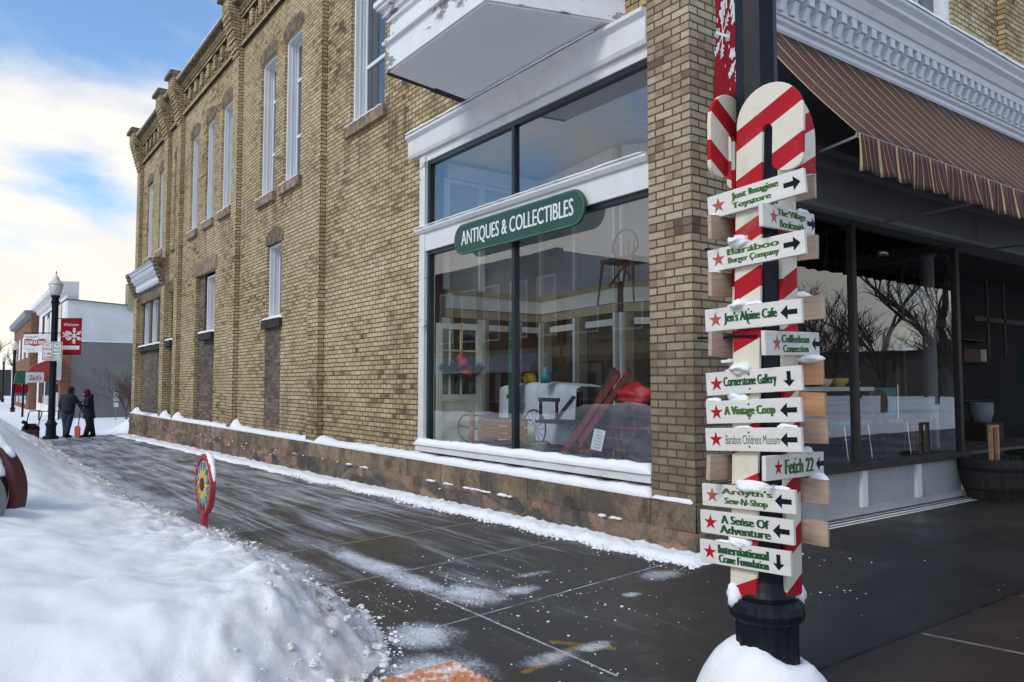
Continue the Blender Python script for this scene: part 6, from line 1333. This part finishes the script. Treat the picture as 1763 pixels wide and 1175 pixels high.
for nm, x_, y_, z_, pf, mt, lab, cat in (
  ('milk_can', 0.75, 4.35, 0.546, [(0.12, 0), (0.13, 0.02), (0.13, 0.28), (0.07, 0.38), (0.07, 0.44), (0.09, 0.46)], 'grey_lump', 'grey metal milk can between the sled and the cream door', 'can'),
  ('crock', 0.55, 2.95, 0.546, [(0.10, 0), (0.12, 0.03), (0.12, 0.22), (0.13, 0.24), (0.11, 0.24)], 'shade_cream', 'squat cream stoneware crock near the spoked wheel', 'crock'),
  ('lantern', 0.42, 2.10, 0.546, [(0.07, 0), (0.08, 0.05), (0.045, 0.08), (0.055, 0.20), (0.03, 0.26), (0.05, 0.29), (0.01, 0.32)], 'iron', 'small black lantern at the foot of the red skis', 'lantern'),
  ('basket', 0.72, 2.25, 0.546, [(0.12, 0), (0.17, 0.18), (0.16, 0.19), (0.11, 0.03)], 'sled_wood', 'brown wicker basket behind the black lantern', 'basket'),
  ('glass_jug', 1.15, 3.55, 1.52, [(0.07, 0), (0.08, 0.10), (0.03, 0.18), (0.035, 0.22)], 'teal', 'blue green glass jug on the draped table', 'jug'),
  ('brass_pot', 1.45, 4.3, 1.52, [(0.08, 0), (0.10, 0.08), (0.07, 0.14), (0.08, 0.15)], 'bowl_yellow', 'yellow brass pot on the far end of the draped table', 'pot')):
    a = MB(); a.lathe(pf, (x_, y_, z_), 20); tag(a.build(nm, mt, smooth=True), lab, cat)
for i, (y_, w_, mt, lab) in enumerate(((1.92, 0.03, 'paint_navy', 'dark blue book lying on the case in the shop window'), (1.98, 0.028, 'paint_red', 'red book stacked on the dark blue book'))):
    a = MB(); a.box(0.42, 0.57, y_-0.10, y_+0.10, 0.701+0.031*i, 0.701+0.031*i+w_); tag(a.build('book', mt), lab, 'book')
hch = thing('hanging_chair', 'old spindle back wooden chair hung high inside the shop window', 'chair', (0.7, 1.6, 2.5))
a = MB(); a.tube([(0.70, 1.42, 2.62)] + [(0.70, 1.56+0.20*math.cos(R(180-180*i/10))*-1, 3.02+0.22*math.sin(R(180*i/10))) for i in range(11)] + [(0.70, 1.82, 2.62)], 0.014, 6)
for i in range(5): a.tube([(0.70, 1.43+0.075*i, 2.64), (0.70, 1.42+0.08*i, 3.10)], 0.007, 5)
a.build('backrest', 'store_brown', hch); a = MB(); a.box(0.60, 1.0, 1.36, 1.86, 2.88, 2.92); a.build('seat', 'store_brown', hch)
for yy, xx in ((1.38, 0.62), (1.84, 0.62), (1.40, 0.96), (1.82, 0.96)): a = MB(); a.tube([(xx, yy, 2.88), (xx-0.03, yy+(0.06 if yy > 1.6 else -0.06), 2.40)], [0.016, 0.011], 6); a.build('leg', 'store_brown', hch)

# ================================================================= IN THE STOREFRONT WINDOW (right side)
tbl = thing('display_table', 'dark table with a white edge behind the storefront glass', 'table', (3.9, 0.95, 0.55)); a = MB(); a.box(2.4, 4.35, 0.72, 1.35, 1.42, 1.47); a.build('top', 'wall_white', tbl)
for xx in (2.45, 4.28): a = MB(); a.box(xx, xx+0.05, 0.75, 1.3, 0.55, 1.419); a.build('leg', 'dark_wood', tbl)
for nm, x_, r_2, mt, lab in (('bowl', 3.80, 0.11, 'bowl_yellow', 'bright yellow bowl on the display table'), ('bowl', 4.16, 0.07, 'bowl_red', 'small red and orange pot on the display table'), ('bowl', 3.45, 0.10, 'paint_cream', 'pale bowl on the display table, nearly hidden by the boards')):
    a = MB(); a.lathe([(r_2*0.4, 0.0), (r_2*0.8, r_2*0.5), (r_2, r_2*1.0), (r_2*0.92, r_2*1.0), (r_2*0.7, r_2*0.5), (r_2*0.3, r_2*0.15)], (x_, 0.86, 1.471), 20); tag(a.build(nm, mt, smooth=True), lab, 'bowl', 'bowls on the display table')
ch = thing('teal_chair', 'teal vinyl kitchen chair with thin chrome legs behind the storefront glass', 'chair', (4.7, 0.8, 0.55))
a = MB(); a.box(4.28, 5.04, 0.78, 0.81, 1.08, 1.46); soft(a.build('backrest', 'teal', ch), 0.02); a = MB(); a.box(3.4, 4.9, 0.62, 0.80, 0.99, 1.05); soft(a.build('seat', 'teal', ch), 0.02)
a = MB(); a.add([(4.58+0.21*math.cos(2*PI*i/24), 0.776, 1.27+0.17*math.sin(2*PI*i/24)) for i in range(24)], [tuple(range(24))]); a.build('oval_print', 'store_brown', ch)
for xx in (3.5, 3.78, 4.05, 5.03): a = MB(); a.tube([(xx, 0.65, 1.0), (xx+0.03, 0.62, 0.55)], 0.012, 6); a.build('leg', 'chrome', ch)
a = MB(); a.tube([(5.04, 0.77, 0.99), (5.05, 0.77, 1.50)], 0.012, 6); a.tube([(3.45, 0.64, 0.82), (4.1, 0.64, 0.82)], 0.009, 6); a.build('rail', 'chrome', ch)
lm = thing('table_lamp', 'table lamp with a cream trapezoid shade behind the storefront glass', 'lamp', (5.3, 0.9, 0.55)); a = MB(); a.lathe([(0.27, 0.0), (0.15, 0.33)], (5.40, 0.95, 1.98), 20); a.build('lamp_shade', 'shade_cream', lm, True); a = MB(); a.lathe([(0.12, 0.0), (0.05, 0.1), (0.03, 0.5), (0.03, 0.98)], (5.40, 0.95, 1.02), 12); a.build('stem', 'dark_wood', lm, True)
a = MB(); a.box(5.2, 5.7, 0.75, 1.2, 0.99, 1.02); a.box(5.25, 5.29, 0.8, 1.15, 0.546, 0.989); a.box(5.6, 5.64, 0.8, 1.15, 0.546, 0.989); a.build('stand', 'dark_wood', lm)
fr_ = thing('picture_frame', 'empty dark wooden frame leaning in the storefront window', 'frame', (5.6, 0.6, 0.55)); a = MB()
for q in ((5.10, 5.14, 0.56, 1.03), (5.68, 5.74, 0.56, 1.03), (5.14, 5.68, 0.97, 1.03), (5.14, 5.68, 0.56, 0.60)): a.box(q[0], q[1], 0.60, 0.63, q[2], q[3])
a.build('frame', 'store_brown', fr_)
iw = thing('iron_wheel', 'black cast iron wheel standing beside the teal chair', 'wheel', (4.25, 0.58, 0.55)); a = MB(); a.tube([(4.28+0.20*math.cos(2*PI*i/28), 0.60, 0.84+0.27*math.sin(2*PI*i/28)) for i in range(29)], 0.028, 6); a.build('rim', 'black_cloth', iw); a = MB(); a.tube([(4.28, 0.57, 0.84), (4.28, 0.63, 0.84)], 0.06, 12)
for i in range(6): q = PI*i/3; a.tube([(4.28, 0.60, 0.84), (4.28+0.19*math.cos(q), 0.60, 0.84+0.26*math.sin(q))], 0.016, 5)
a.build('spokes', 'black_cloth', iw)
cl2 = MB(); cl2.lathe([(0.13, 0), (0.11, 0.08), (0.10, 0.12), (0.10, 2.8), (0.13, 2.86)], (6.16, 0.86, 0.546), 20); tag(cl2.build('column', 'grey_trim', smooth=True), 'slim pale column inside the storefront near the entry', 'column')
for x_, lab in ((4.95, 'round metal spotlight hanging from the storefront ceiling'),):
    sp_ = thing('spotlight', lab, 'lamp', (x_, 0.9, 3.3)); a = MB(); a.lathe([(0.03, 0.16), (0.08, 0.12), (0.11, 0.0), (0.09, 0.01)], (x_, 0.9, 3.25), 18); a.build('shade', 'chrome', sp_, True); a = MB(); a.tube([(x_, 0.9, 3.40), (x_, 0.9, 4.82)], 0.012, 6); a.build('rod', 'iron', sp_)
for i, x_ in enumerate((2.9, 3.55, 4.0)):
    h_ = MB(); h_.tube([(x_-0.22, 0.85, 2.75), (x_, 0.85, 2.93), (x_+0.22, 0.85, 2.75)], 0.012, 6); h_.tube([(x_, 0.85, 2.93), (x_, 0.85, 4.82)], 0.006, 5); tag(h_.build('clothes_hanger', 'store_brown'), ('hanger nearest the boards', 'middle hanger', 'hanger farthest from the boards')[i] + ' hanging high in the storefront window', 'hanger', 'hangers in the storefront')
shf = thing('shelf_unit', 'dark shelves with boxes and jars in the back of the entry', 'shelves', (8.3, 1.9, 0)); a = MB()
for z in (0.5, 1.2, 1.9, 2.3): a = MB(); a.box(9.25, 10.4, 1.72, 1.94, z, z+0.03); a.build('shelf', 'dark_wood', shf)
a = MB(); a.box(9.35, 10.0, 1.74, 1.92, 1.931, 2.15); a.build('box', 'store_brown', shf); a = MB(); a.lathe([(0.10, 0), (0.11, 0.22)], (10.2, 1.83, 1.931), 16); a.build('jar', 'shade_cream', shf)
eg = MB()
for q in ((9.0, 11.6, 1.40, 1.44, 2.62, 2.70), (9.5, 9.56, 1.40, 1.44, 2.0, 3.4), (10.2, 10.26, 1.40, 1.44, 2.0, 3.4)): eg.box(*q)
tag(eg.build('old_casement', 'store_dark'), 'old grey window sash hanging high in the dark entry', 'window sash')
eg = MB(); eg.box(10.55, 10.65, 1.20, 1.28, 0.0, 2.1); eg.box(10.651, 11.1, 1.22, 1.26, 2.0, 2.1); eg.box(10.651, 11.1, 1.22, 1.26, 0.55, 0.65); eg.box(10.651, 11.1, 1.23, 1.25, 1.2, 1.26); eg.box(11.101, 11.2, 1.2, 1.28, 0.0, 2.1)
tag(eg.build('wooden_screen', 'awning_green'), 'tall narrow green screen panel leaning in the dark entry', 'screen')
eg = MB(); eg.box(8.8, 9.5, 1.20, 1.6, 0.0, 0.85); soft(eg.build('crate', 'dark_wood'), 0.01); tag(bpy.data.objects['crate'], 'dark brown wooden crate on the floor of the entry', 'crate')
eg = MB(); eg.lathe([(0.15, 0.0), (0.19, 0.16), (0.195, 0.34), (0.17, 0.34), (0.13, 0.05)], (9.1, 1.40, 0.852), 18); tag(eg.build('enamel_pot', 'grey_lump', smooth=True), 'grey enamel pot standing on the dark wooden crate in the entry', 'pot')
ba = thing('barrel_planter', 'half barrel planter with dark hoops outside the storefront entry', 'planter', (6.05, 0.18, 0)); bc = (6.02, -0.02, 0.0)
a = MB(); a.lathe([(0.33, 0.0), (0.40, 0.15), (0.445, 0.35), (0.455, 0.52), (0.42, 0.52), (0.41, 0.42), (0.0, 0.40)], bc, 32); a.build('barrel', 'barrel_wood', ba); a = MB()
for z, r_2 in ((0.10, 0.385), (0.36, 0.452)): a.lathe([(r_2, z), (r_2+0.006, z+0.05)], bc, 32)
a.build('hoop', 'iron', ba)
a = MB(); random.seed(4)
for i in range(160): p = Vector((bc[0]+random.uniform(-0.3, 0.3), bc[1]+random.uniform(-0.3, 0.3), 0.42)); a.tube([p, p+Vector((random.gauss(0, 0.05), random.gauss(0, 0.05), random.uniform(0.05, 0.16)))], [0.008, 0.002], 4, False)
a.build('dry_plants', 'evergreen', ba)
wf = MB(); 
for q in ((5.74, 5.79), (5.93, 5.98)): wf.box(q[0], q[1], -0.10, -0.06, 0.45, 0.93)
wf.box(5.74, 5.98, -0.101, -0.059, 0.931, 0.965); tag(wf.build('garden_trellis', 'orange_pine'), 'small upright wooden frame standing in the barrel planter', 'trellis')
